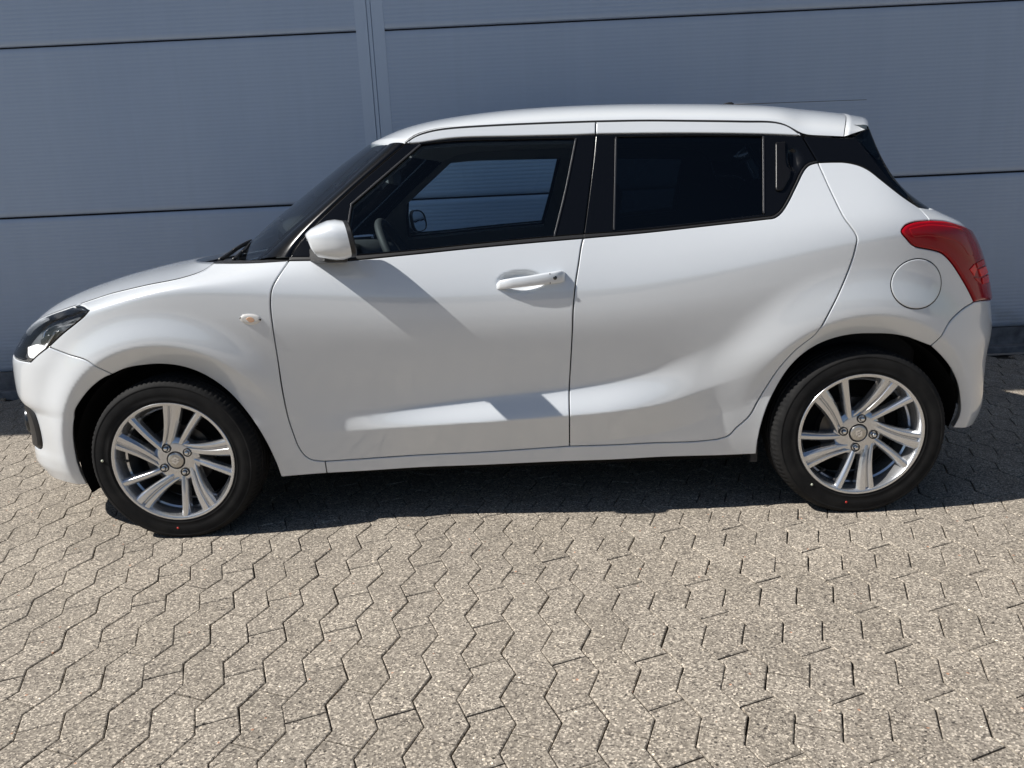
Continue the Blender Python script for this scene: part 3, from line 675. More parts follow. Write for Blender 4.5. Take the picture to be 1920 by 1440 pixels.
dd = panel_data(loop(curve(Z4((772, 118), (850, 102), (940, 108), (1010, 125), (1035, 160), (1062, 232), (1040, 240), (1005, 190), (950, 165), (860, 150), (790, 150), (772, 118)), .008)), dep=-.0078, skirt=.001, res=.012, gap=0, edge=.0006, rnd=.004)
mred = pmat('red_lens_inner', (0.30, 0.003, 0.008), 0.12, 0, 0.2, 0.02, spec=0.22)
for o, sd_ in zip(tls, (-1, 1)): panel('light_guide', dd, mred, o, sd_)
# ---- black C pillar trim, tailgate, rear window
c_top = curve(Z3((1357, 237), (1500, 243), (1655, 247), (1672, 240)))
c_right = curve(Z3((1672, 240), (1740, 322), (1830, 432), (1905, 528))+PX_((1722, 388)))
d = panel_data(loop(gap_r_up, quarter_top, c_right[::-1], c_top[::-1]), skirt=.02, res=.013); both_sides('c_pillar_trim', d, MT['gloss_black'])
cg0 = c_right[0]; cg1 = c_right[-1]
tg_top = crom([cg1, (cg1[0]+.12, 1.062), (SMAX-.25, 1.07), (SMAX, 1.075)])
d = panel_data(loop(tg_gap, tl_top, tl_in, crom([(ST_, .70), (SMAX-.3, .665), (SMAX, .655)]), crom([(SMAX, .655), (SMAX, 1.075)], .02), tg_top[::-1]), skirt=.02, res=.014)
tailgate = panel('tailgate', d, pt, car, both=True)
d = panel_data(loop(c_right[::-1], tg_top, crom([(SMAX, 1.075), (SMAX, 1.375)], .02), crom([(SMAX, 1.375), (SMAX-.3, 1.372), (cg0[0]+.05, cg0[1]+.02), cg0])), dep=.003, skirt=.004, res=.02)
panel('rear_window', d, MT['tint'], car, both=True)
# ---- doors
def door_parts(root, sd_, frame, belt, glassd, gmat, strip, trims):
    panel('window_frame', frame, MT['gloss_black'], root, sd_); panel('belt_trim', belt, MT['rubber'], root, sd_)
    panel('window_glass', glassd, gmat, root, sd_); panel('roof_frame', strip, pt, root, sd_)
    for t in trims: panel('window_trim', t, MT['trimline'], root, sd_)
def strip_poly(c, w):                                    # thin band along a curve
    t = np.gradient(c, axis=0); t /= np.linalg.norm(t, axis=1)[:, None]; n = np.stack([-t[:, 1], t[:, 0]], 1)
    return loop(c+n*w/2, (c-n*w/2)[::-1])
glf, glr = loop(*glass_f), loop(*glass_r)
d_low_f = panel_data(loop(door_front, door_bot_f, b_low[::-1], belt_f_low[::-1]), skirt=.03, res=.0065)
d_frame_f = panel_data(loop(ap_gap, strip_f_low, strip_f_low2, b_mid, belt_f_top[::-1]), holes=[glf], dep=.001, skirt=.018, res=.014)
d_belt_f = panel_data(loop(belt_f_low, belt_f_top[::-1]), dep=-.002, skirt=.012, gap=.0004, edge=.002, rnd=.002, res=.014)
d_glass_f = panel_data(inset(glf, -.004)[0], dep=.008, skirt=.0005, gap=0, edge=.0005, rnd=.002, res=.02)
d_strip_f = panel_data(loop(gutter_f, b_top, strip_f_low2[::-1], strip_f_low[::-1]), skirt=.02, res=.012)
trim_f = [panel_data(strip_poly(c, .0055), dep=-.002, skirt=.006, gap=0, edge=.001, rnd=.001, res=.01) for c in (glass_f[1], np.vstack([glass_f[3], glass_f[4][1:]]))]
d_low_r = panel_data(loop(b_low, door_bot_r, gap_r[::-1], white_r_top[::-1]), skirt=.03, res=.0065)
d_frame_r = panel_data(loop(b_mid, frame_r_low, gap_r_up[::-1][1:], strip_r_low[::-1]), holes=[glr], dep=.001, skirt=.018, res=.012)
d_belt_r = panel_data(loop(white_r_top, frame_r_low[::-1]), dep=-.002, skirt=.012, gap=.0004, edge=.002, rnd=.002, res=.014)
d_glass_r = panel_data(inset(glr, -.004)[0], dep=.008, skirt=.0005, gap=0, edge=.0005, rnd=.002, res=.02)
d_strip_r = panel_data(loop(gutter_r, strip_r_low[::-1], b_top[::-1]), skirt=.02, res=.012)
trim_r = [panel_data(strip_poly(c, .0055), dep=-.002, skirt=.006, gap=0, edge=.001, rnd=.001, res=.01) for c in (glass_r[1], glass_r[3])]
doors = {}
for sd_ in (-1, 1):
    a = panel('front_door', d_low_f, pt, car, sd_); door_parts(a, sd_, d_frame_f, d_belt_f, d_glass_f, MT['glass'], d_strip_f, trim_f)
    b_ = panel('rear_door', d_low_r, pt, car, sd_); door_parts(b_, sd_, d_frame_r, d_belt_r, d_glass_r, MT['tint'], d_strip_r, trim_r)
    doors[sd_] = (a, b_)
# interior shell (door cards, pillars)
sx = s_at_x
shell = loop(ap_gap, gutter_f, gutter_r, gap_r_up, crom([gap_r_up[-1], (sx(1.30), 1.12)]), crom([(sx(1.30), 1.12), (sx(1.35), .95), (sx(1.30), .75)]), *[crom([a_, b_], .03) for a_, b_ in (((sx(1.30), .75), (sx(.8), .70)), ((sx(.8), .70), (sx(.8), .32)), ((sx(.8), .32), (sx(-.7), .32)), ((sx(-.7), .32), (sx(-.75), .80)))], crom([(sx(-.75), .80), ap_gap[0]]))
d = panel_data(shell, holes=[inset(glf, -.006)[0], inset(glr, -.002)[0]], dep=.05, skirt=.004, res=.03, gap=.001)
for o in both_sides('door_card', d, MT['inner']): pass
# fuel flap: disc with its own gap, set into the quarter
fc = inv(Z4((815, 365)))[0]; fr_ = inv(Z4((703, 365), (927, 365), (815, 254), (815, 477)))
ra, rb_ = (fr_[1][0]-fr_[0][0])/2, (fr_[2][1]-fr_[3][1])/2
circ = np.array([(fc[0]+ra*math.cos(t), fc[1]+rb_*math.sin(t)) for t in np.linspace(0, 2*math.pi, 72, endpoint=False)])
ring = np.array([(fc[0]+(ra+.0032)*math.cos(t), fc[1]+(rb_+.0032)*math.sin(t)) for t in np.linspace(0, 2*math.pi, 72, endpoint=False)])
panel('fuel_flap_gap', panel_data(ring, dep=-.0006, skirt=.0, gap=0, edge=.0002, rnd=.002, res=.02), MT['black'], quarters[0])
panel('fuel_flap', panel_data(circ, dep=-.0022, skirt=.002, gap=0.001, edge=.0012, rnd=.003, res=.012), pt, quarters[0])
# side indicator
dd = loop(curve(Z1((950, 458), (965, 445), (1000, 442), (1030, 452), (1037, 465), (1020, 480), (985, 483), (960, 472), (950, 458)), .006))
de = loop(curve(Z1((978, 460), (990, 453), (1008, 458), (1012, 468), (995, 474), (978, 460)), .004))
for o, sd_ in zip(fenders, (-1, 1)):
    si = panel('side_indicator', panel_data(dd, dep=-.006, skirt=.010, gap=0, edge=.005, rnd=.010, res=.006), MT['clearlens'], o, sd_)
    panel('bulb', panel_data(de, dep=-.0066, skirt=.001, gap=0, edge=.0003, rnd=.002, res=.006), MT['amber'], o, sd_)

# ------------------------------------------------------------------ roof, glass house, hood
def pts3(c, side=-1, dep=0.0): return S(c[:, 0], c[:, 1], np.full(len(c), dep), side)[0]
def resamp(P_, n):
    P_ = np.asarray(P_, float); l = np.concatenate([[0], np.cumsum(np.linalg.norm(np.diff(P_, axis=0), axis=1))]); t = np.linspace(0, l[-1], n)
    return np.stack([np.interp(t, l, P_[:, k]) for k in range(P_.shape[1])], 1)
def csm(P_, n, it=2):
    Q = resamp(P_, n)
    for _ in range(it): Q[1:-1] = (Q[:-2]+2*Q[1:-1]+Q[2:])/4
    return Q
def full(rows):                                          # mirror half rows (edge..centre) to the far side
    return [list(r)+[np.array([p[0], -p[1], p[2]]) for p in r[-2::-1]] for r in rows]
def sheet(name, rows, mat, parent, smooth=True, flip=False, th=0.0):
    mb = MB(); mb.rings(rows, close=False, cap=False); o = mb.build(name, mat, parent, smooth)
    import bmesh
    bm = bmesh.new(); bm.from_mesh(o.data); bmesh.ops.recalc_face_normals(bm, faces=bm.faces)
    up_ = sum((f.normal.z*f.calc_area() for f in bm.faces)); 
    if up_ < 0: bmesh.ops.reverse_faces(bm, faces=bm.faces)
    bm.to_mesh(o.data); bm.free()
    if th: md = o.modifiers.new('solid', 'SOLIDIFY'); md.thickness = th; md.offset = -1
    return o
NR = 90
edge = csm(pts3(np.vstack([gutter_f, gutter_r[1:], c_top[1:-6]]), dep=.0), NR, 3)
edge[:, 2] += .0035; edge[:, 1] += .002
rc = crom(np.array([(-.556, 1.400), (-.45, 1.440), (-.327, 1.468), (-.1, 1.493), (.13, 1.503), (.40, 1.502), (.582, 1.496), (.82, 1.484), (1.032, 1.468), (1.20, 1.450), (1.335, 1.430)]), .02)
rc = csm(rc, NR)
rows = []
for i in range(NR):
    E_, C_ = edge[i], np.array([rc[i, 0], 0, rc[i, 1]]); h = C_[2]-E_[2]; w = -E_[1]
    P1 = E_+np.array([0, .055*w, .62*h]); P2 = np.array([0, -.62*w, C_[2]-.0]); row = []
    for v in np.linspace(0, 1, 26)**1.25:
        y = (1-v)**3*E_[1]+3*(1-v)**2*v*P1[1]+3*(1-v)*v*v*P2[1]; z = (1-v)**3*E_[2]+3*(1-v)**2*v*P1[2]+3*(1-v)*v*v*(C_[2]-.004)+v**3*C_[2]
        row.append(np.array([C_[0]+(E_[0]-C_[0])*(y/E_[1])**2, y, z]))
    rows.append(row)
first = [np.array([p[0]-.004, p[1], p[2]-.018]) for p in rows[0]]
roof_rows = full([first]+rows)
roof = sheet('roof', roof_rows, pt, car, th=.0)
sheet('headliner', [[p+np.array([0, -np.sign(p[1])*.03, -.035]) for p in r] for r in roof_rows[2:-2]], MT['liner'], car)
# gutter channel (dark strip under the roof edge)
gl_ = pts3(np.vstack([gutter_f, gutter_r[1:]]), dep=.012)
for sd_ in (-1, 1):
    MB().tube([(p[0], p[1]*-sd_, p[2]+.002) for p in resamp(gl_, 70)], .011, 6).build('roof_gutter', MT['rubber'], car)
# spoiler
R0 = rows[-1]; tipc = np.array([1.425, 0, 1.395]); tipe = aty((1600, 246), -.505); rs = []
def srow(f, drop):
    out = []
    for p, t in zip(R0, np.linspace(0, 1, len(R0))):
        k = (p[1]/R0[0][1]); x1 = tipc[0]+(tipe[0]-tipc[0])*k**2; z1 = tipc[2]+(tipe[2]-tipc[2])*k**3+.012*(1-k**4); y1 = p[1]*(1-.07*f)
        x0, z0 = p[0]+.003, p[2]
        out.append(np.array([x0+(x1-x0)*f, y1, z0+(z1-z0)*f-.006*math.sin(math.pi*f)*0-drop]))
    return out
rs = [srow(0, .02), srow(0.0, 0), srow(.25, 0), srow(.5, 0), srow(.75, 0), srow(.93, 0), srow(1.0, .006), srow(1.0, .02), srow(.9, .03), srow(.2, .05), srow(0, .06)]
sheet('roof_spoiler', full(rs), pt, car)
# windshield
we = Z2((600, 297), (450, 432), (300, 570), (150, 703), (0, 832))+PX_((512, 467), (487, 487)); ys_ = [-.565, -.59, -.612, -.635, -.655, -.668, -.68]
WE = csm([aty(p, y) for p, y in zip(we, ys_)][::-1], 40); WC = csm([(-1.165, 0, .972), (-1.0, 0, 1.105), (-.809, 0, 1.238), (-.66, 0, 1.340), (-.562, 0, 1.398)], 40)
wrows = []
for e, c in zip(WE, WC):
    r_ = []
    for v in np.linspace(0, 1, 16): k = 1-v; r_.append(np.array([c[0]+(e[0]-c[0])*k**2, e[1]*k, c[2]+(e[2]-c[2])*k**2]))
    wrows.append(r_)
sheet('windshield', full(wrows), MT['wsglass'], car)
# dark frit border along the pillars and along the top
for sd_ in (-1, 1):
    fr = [[r[0]+np.array([0, 0, .0015]), r[0]*.94+r[1]*.06+np.array([0, 0, .0015]), r[0]*.4+r[1]*.6+np.array([0, 0, .0015])] for r in wrows]
    sheet('windshield_border', [[np.array([p[0], p[1]*-sd_, p[2]]) for p in r] for r in fr], MT['gloss_black'], car)
# A pillar
ap3 = csm(pts3(ap_gap, dep=.002), 40); 
for sd_ in (-1, 1):
    rr = []
    for e, g_ in zip(WE, ap3):
        o_ = np.array([-.006, -.012, .006]); pk = []
        for v in np.linspace(0, 1, 8): p = e+(g_-e)*v + o_*math.sin(math.pi*v)**.6; pk.append(np.array([p[0], p[1]*-sd_, p[2]]))
        pk = [np.array([e[0]+.01, (e[1]+.03)*-sd_, e[2]-.025])]+pk+[np.array([g_[0]+.01, (g_[1]+.03)*-sd_, g_[2]-.01])]
        rr.append(pk)
    sheet('a_pillar', rr, MT['gloss_black'], car)
# hood
he = csm(np.vstack([pts3(hl_in_top[::-1]), pts3(shut)[1:]]), 60, 2); he[:, 2] += .0005
hc = csm([(-1.937, 0, .745), (-1.905, 0, .80), (-1.83, 0, .851), (-1.72, 0, .888), (-1.60, 0, .920), (-1.45, 0, .950), (-1.30, 0, .972)], 60)
hrows = []
for i, (e, c) in enumerate(zip(he, hc)):
    r_ = []; t = i/59
    for v in np.linspace(0, 1, 24):
        k = 1-v; z = e[2]+(c[2]-e[2])*(1-k**2.3); r_.append(np.array([c[0]+(e[0]-c[0])*k**(2.2), (e[1]+.002)*k, z]))
    hrows.append(r_)
lastr = [p+np.array([.004, 0, -.02]) for p in hrows[-1]]; firstr = [p+np.array([.01, 0, -.015]) for p in hrows[0]]
hood = sheet('hood', full([firstr]+hrows+[lastr]), pt, car)
for r in hood.data.polygons: pass
# dark seam bed under hood edge
for sd_ in (-1, 1):
    MB().tube([(p[0], p[1]*-sd_+sd_*.0, p[2]-.0115) for p in resamp(he[4:], 50)], .010, 6).build('hood_seal', pt, car)
# cowl
cw = []
for v in (0, .25, .5, .75, 1.0):
    r_ = []
    for j in range(24):
        a = hrows[-1][j]+np.array([-.02, 0, -.022]); k = 1-j/23; b_ = np.array([WC[0][0]+(WE[0][0]-WC[0][0])*k**2, WE[0][1]*k*1.02, WC[0][2]+(WE[0][2]-WC[0][2])*k**2-.004])
        p = a+(b_-a)*v; p[2] -= .012*math.sin(math.pi*v); r_.append(p)
    cw.append(r_)
sheet('cowl_panel', full(cw), MT['black'], car)
fx = np.array([(*S(fender_top[-1, 0], fender_top[-1, 1])[0],)])[0]
for sd_ in (-1, 1):
    ft = csm(pts3(fender_top), 12)
    rr = [[np.array([p[0], p[1]*-sd_, p[2]-.002]), np.array([p[0]*.5+(WE[0][0]+.02)*.5*1.0 if False else p[0], (p[1]+.05)*-sd_, p[2]+.002]), np.array([p[0], (p[1]+.12)*-sd_, p[2]-.02])] for p in ft]
    sheet('cowl_side_trim', rr, MT['rubber'], car)
# wipers
for pts_, r_ in (([((412, 488), -.56), ((430, 476), -.46), ((450, 462), -.33), ((466, 455), -.20)], .008), ([((438, 487), -.50), ((455, 472), -.36), ((470, 457), -.22)], .007)):
    P3 = [aty(p, y) for p, y in pts_]; mb = MB().tube(csm(P3, 12), r_, 6); mb.tube([p+np.array([.012, 0, .010]) for p in csm(P3, 10)[3:]], r_*.5, 6); mb.build('wiper', MT['black'], car)
# antenna
ab_ = aty((1363, 203), -.05); ab_[2] += .006
mb = MB(); mb.rings([[(ab_[0]+a*math.cos(t)+o_, ab_[1]+b_*math.sin(t), ab_[2]+h) for t in np.linspace(0, 2*math.pi, 14, endpoint=False)] for a, b_, h, o_ in ((.034, .022, -.02, 0), (.032, .02, .0, 0), (.022, .014, .012, .006), (.008, .006, .017, .012))]); 
e0 = ab_+np.array([.02, 0, .008]); e1 = aty((1625, 187), -.02); mb.tube([e0, e0*.6+e1*.4, e1], [.0022, .0013, .0009], 6); mb.build('roof_antenna', MT['black'], car)

# ------------------------------------------------------------------ mirrors, handles
def mirror_unit(sd_):
    R = []; cy_, hw = -.895, .080
    st = [(-.516, 1.054, .060, 1.0), (-.540, 1.0525, .066, 1.03), (-.565, 1.0515, .0645, 1.02), (-.590, 1.049, .0580, .96), (-.611, 1.0475, .0500, .86), (-.625, 1.051, .037, .70), (-.634, 1.059, .022, .48), (-.639, 1.065, .004, .12)]
    for x, zc_, hh, ws in st:
        r_ = []
        for t in np.linspace(0, 2*math.pi, 36, endpoint=False):
            c, s_ = math.cos(t), math.sin(t); ex = 2/3.2; yy = math.copysign(abs(c)**ex, c); zz = math.copysign(abs(s_)**ex, s_)
            tap = 1-.12*(yy < 0)*abs(yy)
            r_.append((x-.008*zz-.026*yy*(x > -.6), (cy_+hw*ws*yy)*-sd_, zc_+hh*zz*tap+.0*yy))
        R.append(r_)
    o = MB().rings(R, cap=True).build('side_mirror', pt, car, auto=60)
    # black bezel and glass on the rear face
    bz = []
    for k, dx in ((1.0, .000), (1.0, .014), (.93, .017), (.90, .010)):
        bz.append([(p[0]+dx, (cy_+(p[1]*-sd_-cy_)*k)*-sd_, 1.054+(p[2]-1.054)*k) for p in R[0]])
    MB().rings(bz, cap=False).build('mirror_bezel', MT['black'], o, auto=40)
    MB().add([(p[0]+.011, (cy_+(p[1]*-sd_-cy_)*.91)*-sd_, 1.054+(p[2]-1.054)*.91) for p in R[0]], [tuple(range(36))]).build('mirror_glass', MT['mirror'], o, False)
    # foot
    f = []
    for y, x0, x1, z0, z1 in ((-.765, -.700, -.545, .975, 1.03), (-.80, -.665, -.54, .972, 1.02), (-.86, -.625, -.525, .976, 1.005), (-.89, -.605, -.52, .981, 1.0)):
        f.append([(x0, y*-sd_, z0+.006), (x0+.03, y*-sd_, z1), (x1, y*-sd_, z1), (x1, y*-sd_, z0), (x0+.02, y*-sd_, z0)])
    MB().rings(f).build('mirror_foot', MT['black'], o, auto=50, bevel=.004)
    lo = [(x, (cy_+hw*ws*.86*c)*-sd_, zc_-hh*.985+.0) for (x, zc_, hh, ws), c in zip(st, [0]*8)]
for sd_ in (-1, 1): mirror_unit(sd_)
def handle(sd_):
    pz = Z2((1252, 1143), (1275, 1128), (1350, 1113), (1450, 1100), (1540, 1091), (1600, 1084), (1640, 1078), (1662, 1082))
    wid = [.010, .0155, .0175, .018, .0195, .0205, .0205, .015]; rows = []
    lift = [.000, .010, .018, .021, .021, .018, .011, .000]
    sz = inv([(u, v+.6) for u, v in pz])
    for (s_, z_), w, l in zip(sz, wid, lift):
        r_ = []
        for k in range(12):
            t = 2*math.pi*k/12; e = .55; cz = math.copysign(abs(math.cos(t))**e, math.cos(t)); cy_ = math.copysign(abs(math.sin(t))**e, math.sin(t))
            base = samp(Yt, s_, z_+.045)                       # undished skin level above the cup
            y = max(samp(Yt, s_, .90), samp(Yt, s_, .80))-.004+l-.011+.011*cy_
            r_.append((float(samp(Xt, s_, z_)), -y*-sd_, float(z_+w*cz)))
        rows.append(r_)
    o = MB().rings(rows).build('door_handle', pt, doors[sd_][0], auto=70)
    s_, z_ = sz[5]; x = float(samp(Xt, s_, z_)); y = max(float(samp(Yt, s_, .90)), float(samp(Yt, s_, .80)))-.004+.018
    mb = MB(); mb.lathe([(0, -.0015), (.0062, -.0015), (.0068, 0)], 20)
    k = mb.build('key_lock' if sd_ < 0 else 'request_button', MT['key'], doors[sd_][0]); k.location = (x, -y*-sd_, z_); k.rotation_euler = (0, 0, 0 if sd_ < 0 else math.pi)
    s0, z0 = (sz[4]+sz[5])/2*[1, 1]; x = float(samp(Xt, s0, z0)); 
    for dx in (0,): MB().box((x-.0012, min((-y-.0006)*-sd_, (-y+.02)*-sd_), z0-.0178), (x+.0012, max((-y-.0006)*-sd_, (-y+.02)*-sd_), z0+.0178)).build('handle_split', MT['rubber'], doors[sd_][0], False)
for sd_ in (-1, 1): handle(sd_)
MT['handleblack'] = pmat('handle_black', (0.006, 0.006, 0.007), 0.35, spec=0.3)
hp = inv(Z3((1197, 283), (1252, 279), (1254, 395), (1264, 428), (1288, 450), (1282, 490), (1248, 552), (1236, 565), (1222, 571), (1205, 571), (1198, 562)))
rh = loop(*[crom([hp[i_], hp[(i_+1) % len(hp)]], .008) for i_ in range(len(hp))])
d = panel_data(rh, dep=-.008, skirt=.012, gap=0, edge=.003, rnd=.004, res=.01)
for sd_ in (-1, 1): panel('door_handle', d, MT['handleblack'], doors[sd_][1], sd_)

# ------------------------------------------------------------------ wheels
RR = .2205
def tyre_mesh():
    prof = [(.2135, -.080), (.2180, -.0865), (.2240, -.0895), (.2260, -.0885), (.2300, -.0915), (.2330, -.0918), (.2345, -.0908), (.2480, -.0940), (.2620, -.0945), (.2760, -.0920), (.2790, -.0915), (.2805, -.0925), (.2835, -.0915), (.2930, -.0845), (.2985, -.0770), (.3020, -.0660), (.3038, -.0520)]
    tread = []
    for c in (-.040, -.013, .013, .040): tread += [(.3050, c-.0045), (.2985, c-.0035), (.2985, c+.0035), (.3050, c+.0045)]
    full_ = prof+tread+[(r, -y) for r, y in prof[::-1]]
    n = 300; V = []; F = []; m = len(full_)
    for i in range(n):
        a = 2*math.pi*i/n
        for j, (r, y) in enumerate(full_):
            rr = r
            if i % 3 == 0 and abs(y) > .047 and .2935 < r: rr -= .0045           # shoulder sipes
            x, z = rr*math.cos(a), rr*math.sin(a)
            if z < -WZ: z = -WZ+(-z-WZ)*.02*-1; y2 = y*1.02
            else: y2 = y
            V.append((x, y2, z))
    for i in range(n):
        for j in range(m-1): F.append((i*m+j, i*m+j+1, ((i+1) % n)*m+j+1, ((i+1) % n)*m+j))
    return V, F
def spoke(mb, p0, p1, w0, w1, y0, y1, groove, bow=0.0, n=10):
    p0, p1 = np.array(p0), np.array(p1); d = p1-p0; l = np.linalg.norm(d); d /= l; nrm = np.array([-d[1], d[0]]); R = []
    for i in range(n+1):
        t = i/n; c = p0+d*l*t+nrm*bow*math.sin(math.pi*t); w = w0+(w1-w0)*t**1.4; y = y0+(y1-y0)*t+.004*math.sin(math.pi*t)*-1
        if groove: sec = [(-.5, .036), (-.5, .011), (-.46, .008), (-.36, .0006), (-.33, .0), (-.06, .0005), (-.02, .003), (.02, .009), (.07, .009), (.16, .0008), (.20, 0), (.36, 0), (.40, .001), (.47, .008), (.5, .012), (.5, .036)]
        else: sec = [(-.5, .036), (-.5, .014), (-.44, .010), (-.24, .001), (-.18, 0), (.18, 0), (.24, .001), (.44, .010), (.5, .014), (.5, .036)]
        R.append([(c[0]+nrm[0]*k*w, y+e, c[1]+nrm[1]*k*w) for k, e in sec])
    mb.rings(R, close=True, cap=True)
def pol(r, a): return (RR*r*math.cos(math.radians(a)), RR*r*math.sin(math.radians(a)))
def rim_mesh():
    mb = MB()
    mb.lathe([(.2175, -.0840), (.2212, -.0860), (.2222, -.0890), (.2205, -.0912), (.2165, -.0915), (.2110, -.0895), (.2075, -.0835), (.2040, -.070), (.1985, -.058), (.1950, -.040), (.1890, -.035), (.1870, -.010), (.186, .03), (.19, .06), (.205, .085)], 128)
    mb.lathe([(.030, -.062), (.034, -.0655), (.062, -.0645), (.074, -.0615), (.083, -.054), (.086, -.03), (.0, -.02)], 80)
    for k in range(5):
        a = 72*k
        spoke(mb, pol(.25, 58+a), pol(.972, 12.5+a), .036, .070, -.0615, -.0875, True, bow=-.008)
        spoke(mb, pol(.24, 72+a), pol(.972, 57+a), .027, .032, -.0615, -.0875, False, bow=.002)
    return mb
WV, WF = tyre_mesh(); tyre_me = mesh('tyre', WV, WF); tyre_me.materials.append(MT['tyre'])
rmb = rim_mesh()
def make_wheel():
    w = empty('wheel', parent=car)
    link('tyre', tyre_me, None, w)
    rim = rmb.build('rim', MT['alloy'], w, auto=32)
    bd = MB().lathe([(.05, -.012), (.118, -.012), (.118, .010), (.05, .010)], 64, True); bd.build('brake_disc', MT['steel'], w, auto=40)
    bk = MB().lathe([(0, .02), (.17, .02), (.185, .05), (.185, .07)], 48); bk.build('backplate', MT['dark'], w)
    cal = MB(); cal.rings([[((.085+.04*k)*math.cos(t), y, (.085+.04*k)*math.sin(t)) for k, y in ((0, -.03), (1, -.03), (1, .01), (0, .01))] for t in np.linspace(2.4, 3.6, 8)]); cal.build('brake_caliper', MT['steel'], w, auto=40)
    cap = MB().lathe([(0, -.0700), (.022, -.0697), (.027, -.0685), (.0290, -.0660), (.0292, -.060)], 48).build('hub_cap', MT['clearcap'], w, auto=50)
    ringb = MB().lathe([(.0290, -.0672), (.0306, -.0672), (.0306, -.06)], 48).build('cap_gap', MT['black'], w)
    # angular S emblem on the cap
    e = [(-.62, .05), (.0, .62), (.62, .22), (.36, .05), (.02, .28), (-.16, .12), (.62, -.05), (.0, -.62), (-.62, -.22), (-.36, -.05), (-.02, -.28), (.16, -.12)]
    e = [(-.60, .10), (.0, .66), (.60, .26), (.30, .06), (.02, .30), (-.20, .14), (.60, -.16 if False else -.10), (.0, -.66), (-.60, -.26), (-.30, -.06), (-.02, -.30), (.20, -.14)]
    mb = MB(); V = [(x*.024, -.0710, z*.024) for x, z in e]+[(x*.024, -.0690, z*.024) for x, z in e]; n = len(e)
    mb.add(V, [tuple(range(n))]+[(i, (i+1) % n, n+(i+1) % n, n+i) for i in range(n)]); mb.build('emblem', MT['chrome'], w, False)
    for k in range(4):
        a = math.radians(31+90*k); c = (.0535*math.cos(a), 0, .0535*math.sin(a))
        mb = MB().lathe([(0, -.0640), (.0120, -.0640), (.0130, -.0690), (.0158, -.0690), (.0165, -.060)], 28); o = mb.build('lug_hole', MT['rubber'], w, auto=50); o.location = c
        nb = MB(); r_ = .0088
        hexa = [[(q*math.cos(math.radians(60*i)), y, q*math.sin(math.radians(60*i))) for i in range(6)] for q, y in ((r_, -.060), (r_, -.0735), (r_*.75, -.0775), (r_*.3, -.079))]
        nb.rings(hexa); o = nb.build('lug_nut', MT['chrome'], w, auto=30); o.location = c
    a = math.radians(178); vb = MB().tube([(.196*math.cos(a), -.055, .196*math.sin(a)), (.178*math.cos(a), -.068, .178*math.sin(a))], .0042, 10); vb.tube([(.180*math.cos(a), -.066, .180*math.sin(a)), (.172*math.cos(a), -.072, .172*math.sin(a))], .0052, 10); vb.build('valve', MT['black'], w)
    return w
MT['clearcap'] = pmat('cap_silver', (0.52, 0.50, 0.46), 0.25, 0.75, 0.3)
spin_names = ('tyre', 'brake_caliper', 'backplate', 'brake_disc')
w0 = make_wheel(); wheels = [w0]
def copy_tree(o, parent):
    c = o.copy(); COL.objects.link(c); c.parent = parent
    for ch in [x for x in o.children]: copy_tree(ch, c)
    return c
for i in range(3): wheels.append(copy_tree(w0, car))
for w, (x, sd_, ph) in zip(wheels, ((WXF, -1, 14), (WXR, -1, 64.5), (WXF, 1, 30), (WXR, 1, 5))):
    w.location = (x, .757*sd_, WZ); w.rotation_euler = (0, 0, 0 if sd_ < 0 else math.pi)
    for ch in w.children:
        if ch.name.split('.')[0] not in spin_names:
            M_ = Matrix.Rotation(-math.radians(ph-14), 4, 'Y'); ch.location = M_ @ ch.location; ch.rotation_euler = M_.to_euler()
def dot(w, rr, ang, mat, name='paint_dot', r_=.0042):
    a = math.radians(ang); o = MB().lathe([(0, -.0008), (r_, -.0004), (r_, .002)], 14).build(name, mat, w); o.location = (rr*math.cos(a), -.0948, rr*math.sin(a))
dot(wheels[0], .252, -94, MT['reddot']); dot(wheels[0], .252, 176, MT['whitedot'], r_=.0048); dot(wheels[1], .253, -99, MT['reddot']); dot(wheels[1], .243, -133, MT['whitedot'])

# ------------------------------------------------------------------ wheel housings, underbody, interior
for xw in (WXF, WXR):
    for sd_ in (-1, 1):
        R = []
        for t in np.linspace(math.radians(-3), math.radians(200 if xw < 0 else 183), 40):
            x, z = xw+.368*math.cos(t), WZ+.368*math.sin(t); R.append([(x, (.80-(.01 if (xw < 0 and math.cos(t) < 0) else .085)*float(1-smooth(.2, .45, z)))*sd_, z), (x, .45*sd_, z), (xw+.05*math.cos(t), .45*sd_, WZ+.05*math.sin(t))])
        MB().rings(R, close=False, cap=False).build('wheel_arch_liner', MT['dark'], car)
ub = MB().box((-.84, -.70, .175), (.85, .70, .27)).box((-1.86, -.52, .20), (-.84, .52, .60)).box((.85, -.52, .21), (1.70, .52, .60)).box((-1.60, -.62, .18), (-1.56, .62, .24))
ub.build('underbody', MT['dark'], car, False)
MB().tube([(1.15, -.30, .20), (1.55, -.30, .21), (1.74, -.34, .21)], [.03, .06, .025], 14).build('exhaust', MT['steel'], car)
fl = aty((1410, 868), -.76); MB().box((fl[0]-.012, -.78, .185), (fl[0]+.012, -.62, .26)).build('mud_flap', MT['rubber'], car, False)
MB().box((-.80, -.70, .26), (1.50, .70, .32)).build('cabin_floor', MT['dark'], car, False)
MB().box((1.12, -.64, .30), (1.50, .64, .92)).build('luggage_cover', MT['seat'], car, False, bevel=.02)
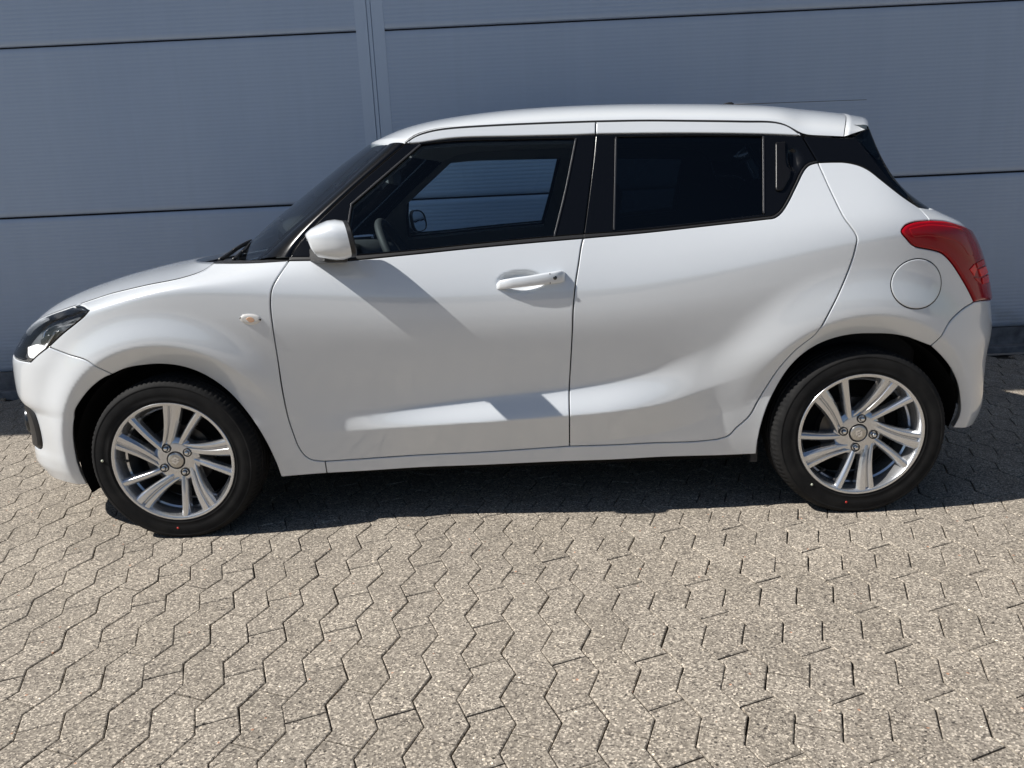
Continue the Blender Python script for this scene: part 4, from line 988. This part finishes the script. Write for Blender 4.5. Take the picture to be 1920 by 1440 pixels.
# dashboard
R = []
for y in np.linspace(-.70, .70, 15):
    k = .02*math.cos(y*2.2); b = .045*math.exp(-((y+.37)/.17)**2)
    R.append([(-1.02, y, .60), (-1.02, y, .955), (-.86, y, .985+k*.4), (-.68, y, .975+k+b), (-.60, y, .955+k+b*.9), (-.56, y, .90+k), (-.60, y, .70), (-.62, y, .55)])
MB().rings(R).build('dashboard', MT['dash'], car, auto=50)
MB().box((-1.04, -.70, .3), (-1.02, .70, .95)).build('firewall', MT['dark'], car, False)
# steering wheel
swc = np.array([-.415, -.37, .925]); ax = Vector((.90, 0, .44)).normalized(); u_ = Vector((0, 1, 0)); v_ = ax.cross(u_)
mb = MB(); R = []
for i in range(48):
    t = 2*math.pi*i/48; c = Vector(swc)+.182*(math.cos(t)*u_+math.sin(t)*v_); rad = (math.cos(t)*u_+math.sin(t)*v_)
    R.append([tuple(c+.0165*(math.cos(q)*rad+math.sin(q)*ax)) for q in np.linspace(0, 2*math.pi, 12, endpoint=False)])
R.append(R[0]); mb.rings(R, cap=False); sw = mb.build('steering_wheel', MT['dash'], car)
hb = MB().tube([Vector(swc)-ax*.14, Vector(swc)-ax*.03, Vector(swc)+ax*.0], [.035, .06, .05], 16)
for t in (0, math.pi, -math.pi/2): hb.tube([Vector(swc), Vector(swc)+.175*(math.cos(t)*u_+math.sin(t)*v_)], .018, 8)
hb.build('steering_hub', MT['dash'], sw)
# interior mirror
c = aty((737, 331), -.02); mb = MB(); pr = [(-.10, -.030), (.10, -.034), (.115, 0), (.10, .034), (-.10, .034), (-.115, 0)]
mb.rings([[(c[0]+dx, c[1]+y*k, c[2]+z*k) for y, z in pr] for dx, k in ((-.02, .8), (-.005, 1), (.015, 1), (.018, .92))]); mb.tube([(c[0]-.01, c[1], c[2]+.01), (c[0]-.06, c[1], c[2]+.07)], .008, 8); mb.build('rear_view_mirror', MT['inner'], car, auto=50)
# seats
def seat(x, y, w, name='seat'):
    def slab(secs, mb):
        R = []
        for (px, pz, th, ww) in secs:
            r_ = []
            for t in np.linspace(0, 2*math.pi, 20, endpoint=False):
                e = .5; a = math.copysign(abs(math.cos(t))**e, math.cos(t)); b = math.copysign(abs(math.sin(t))**e, math.sin(t)); r_.append((x+px+th*b, y+ww*a, pz))
            R.append(r_)
        mb.rings(R)
    mb = MB(); slab([(-.05, .60, .08, w*.9), (.02, .70, .085, w), (.09, .85, .075, w), (.14, .98, .06, w*.9), (.16, 1.02, .03, w*.7)], mb); s_ = mb.build(name, MT['seat'], car)
    mb = MB(); slab([(.165, 1.045, .03, .09), (.17, 1.08, .045, .125), (.185, 1.15, .045, .125), (.19, 1.19, .025, .10)], mb); mb.tube([(x+.16, y-.05, 1.0), (x+.17, y-.05, 1.06)], .007, 6); mb.tube([(x+.16, y+.05, 1.0), (x+.17, y+.05, 1.06)], .007, 6); mb.build('headrest', MT['seat'], s_)
    MB().box((x-.50, y-w, .38), (x, y+w, .56)).build('cushion', MT['seat'], s_, True, bevel=.05)
seat(.22, -.36, .23); seat(.22, .36, .23)
seat(.98, -.32, .28); seat(.98, .32, .28)
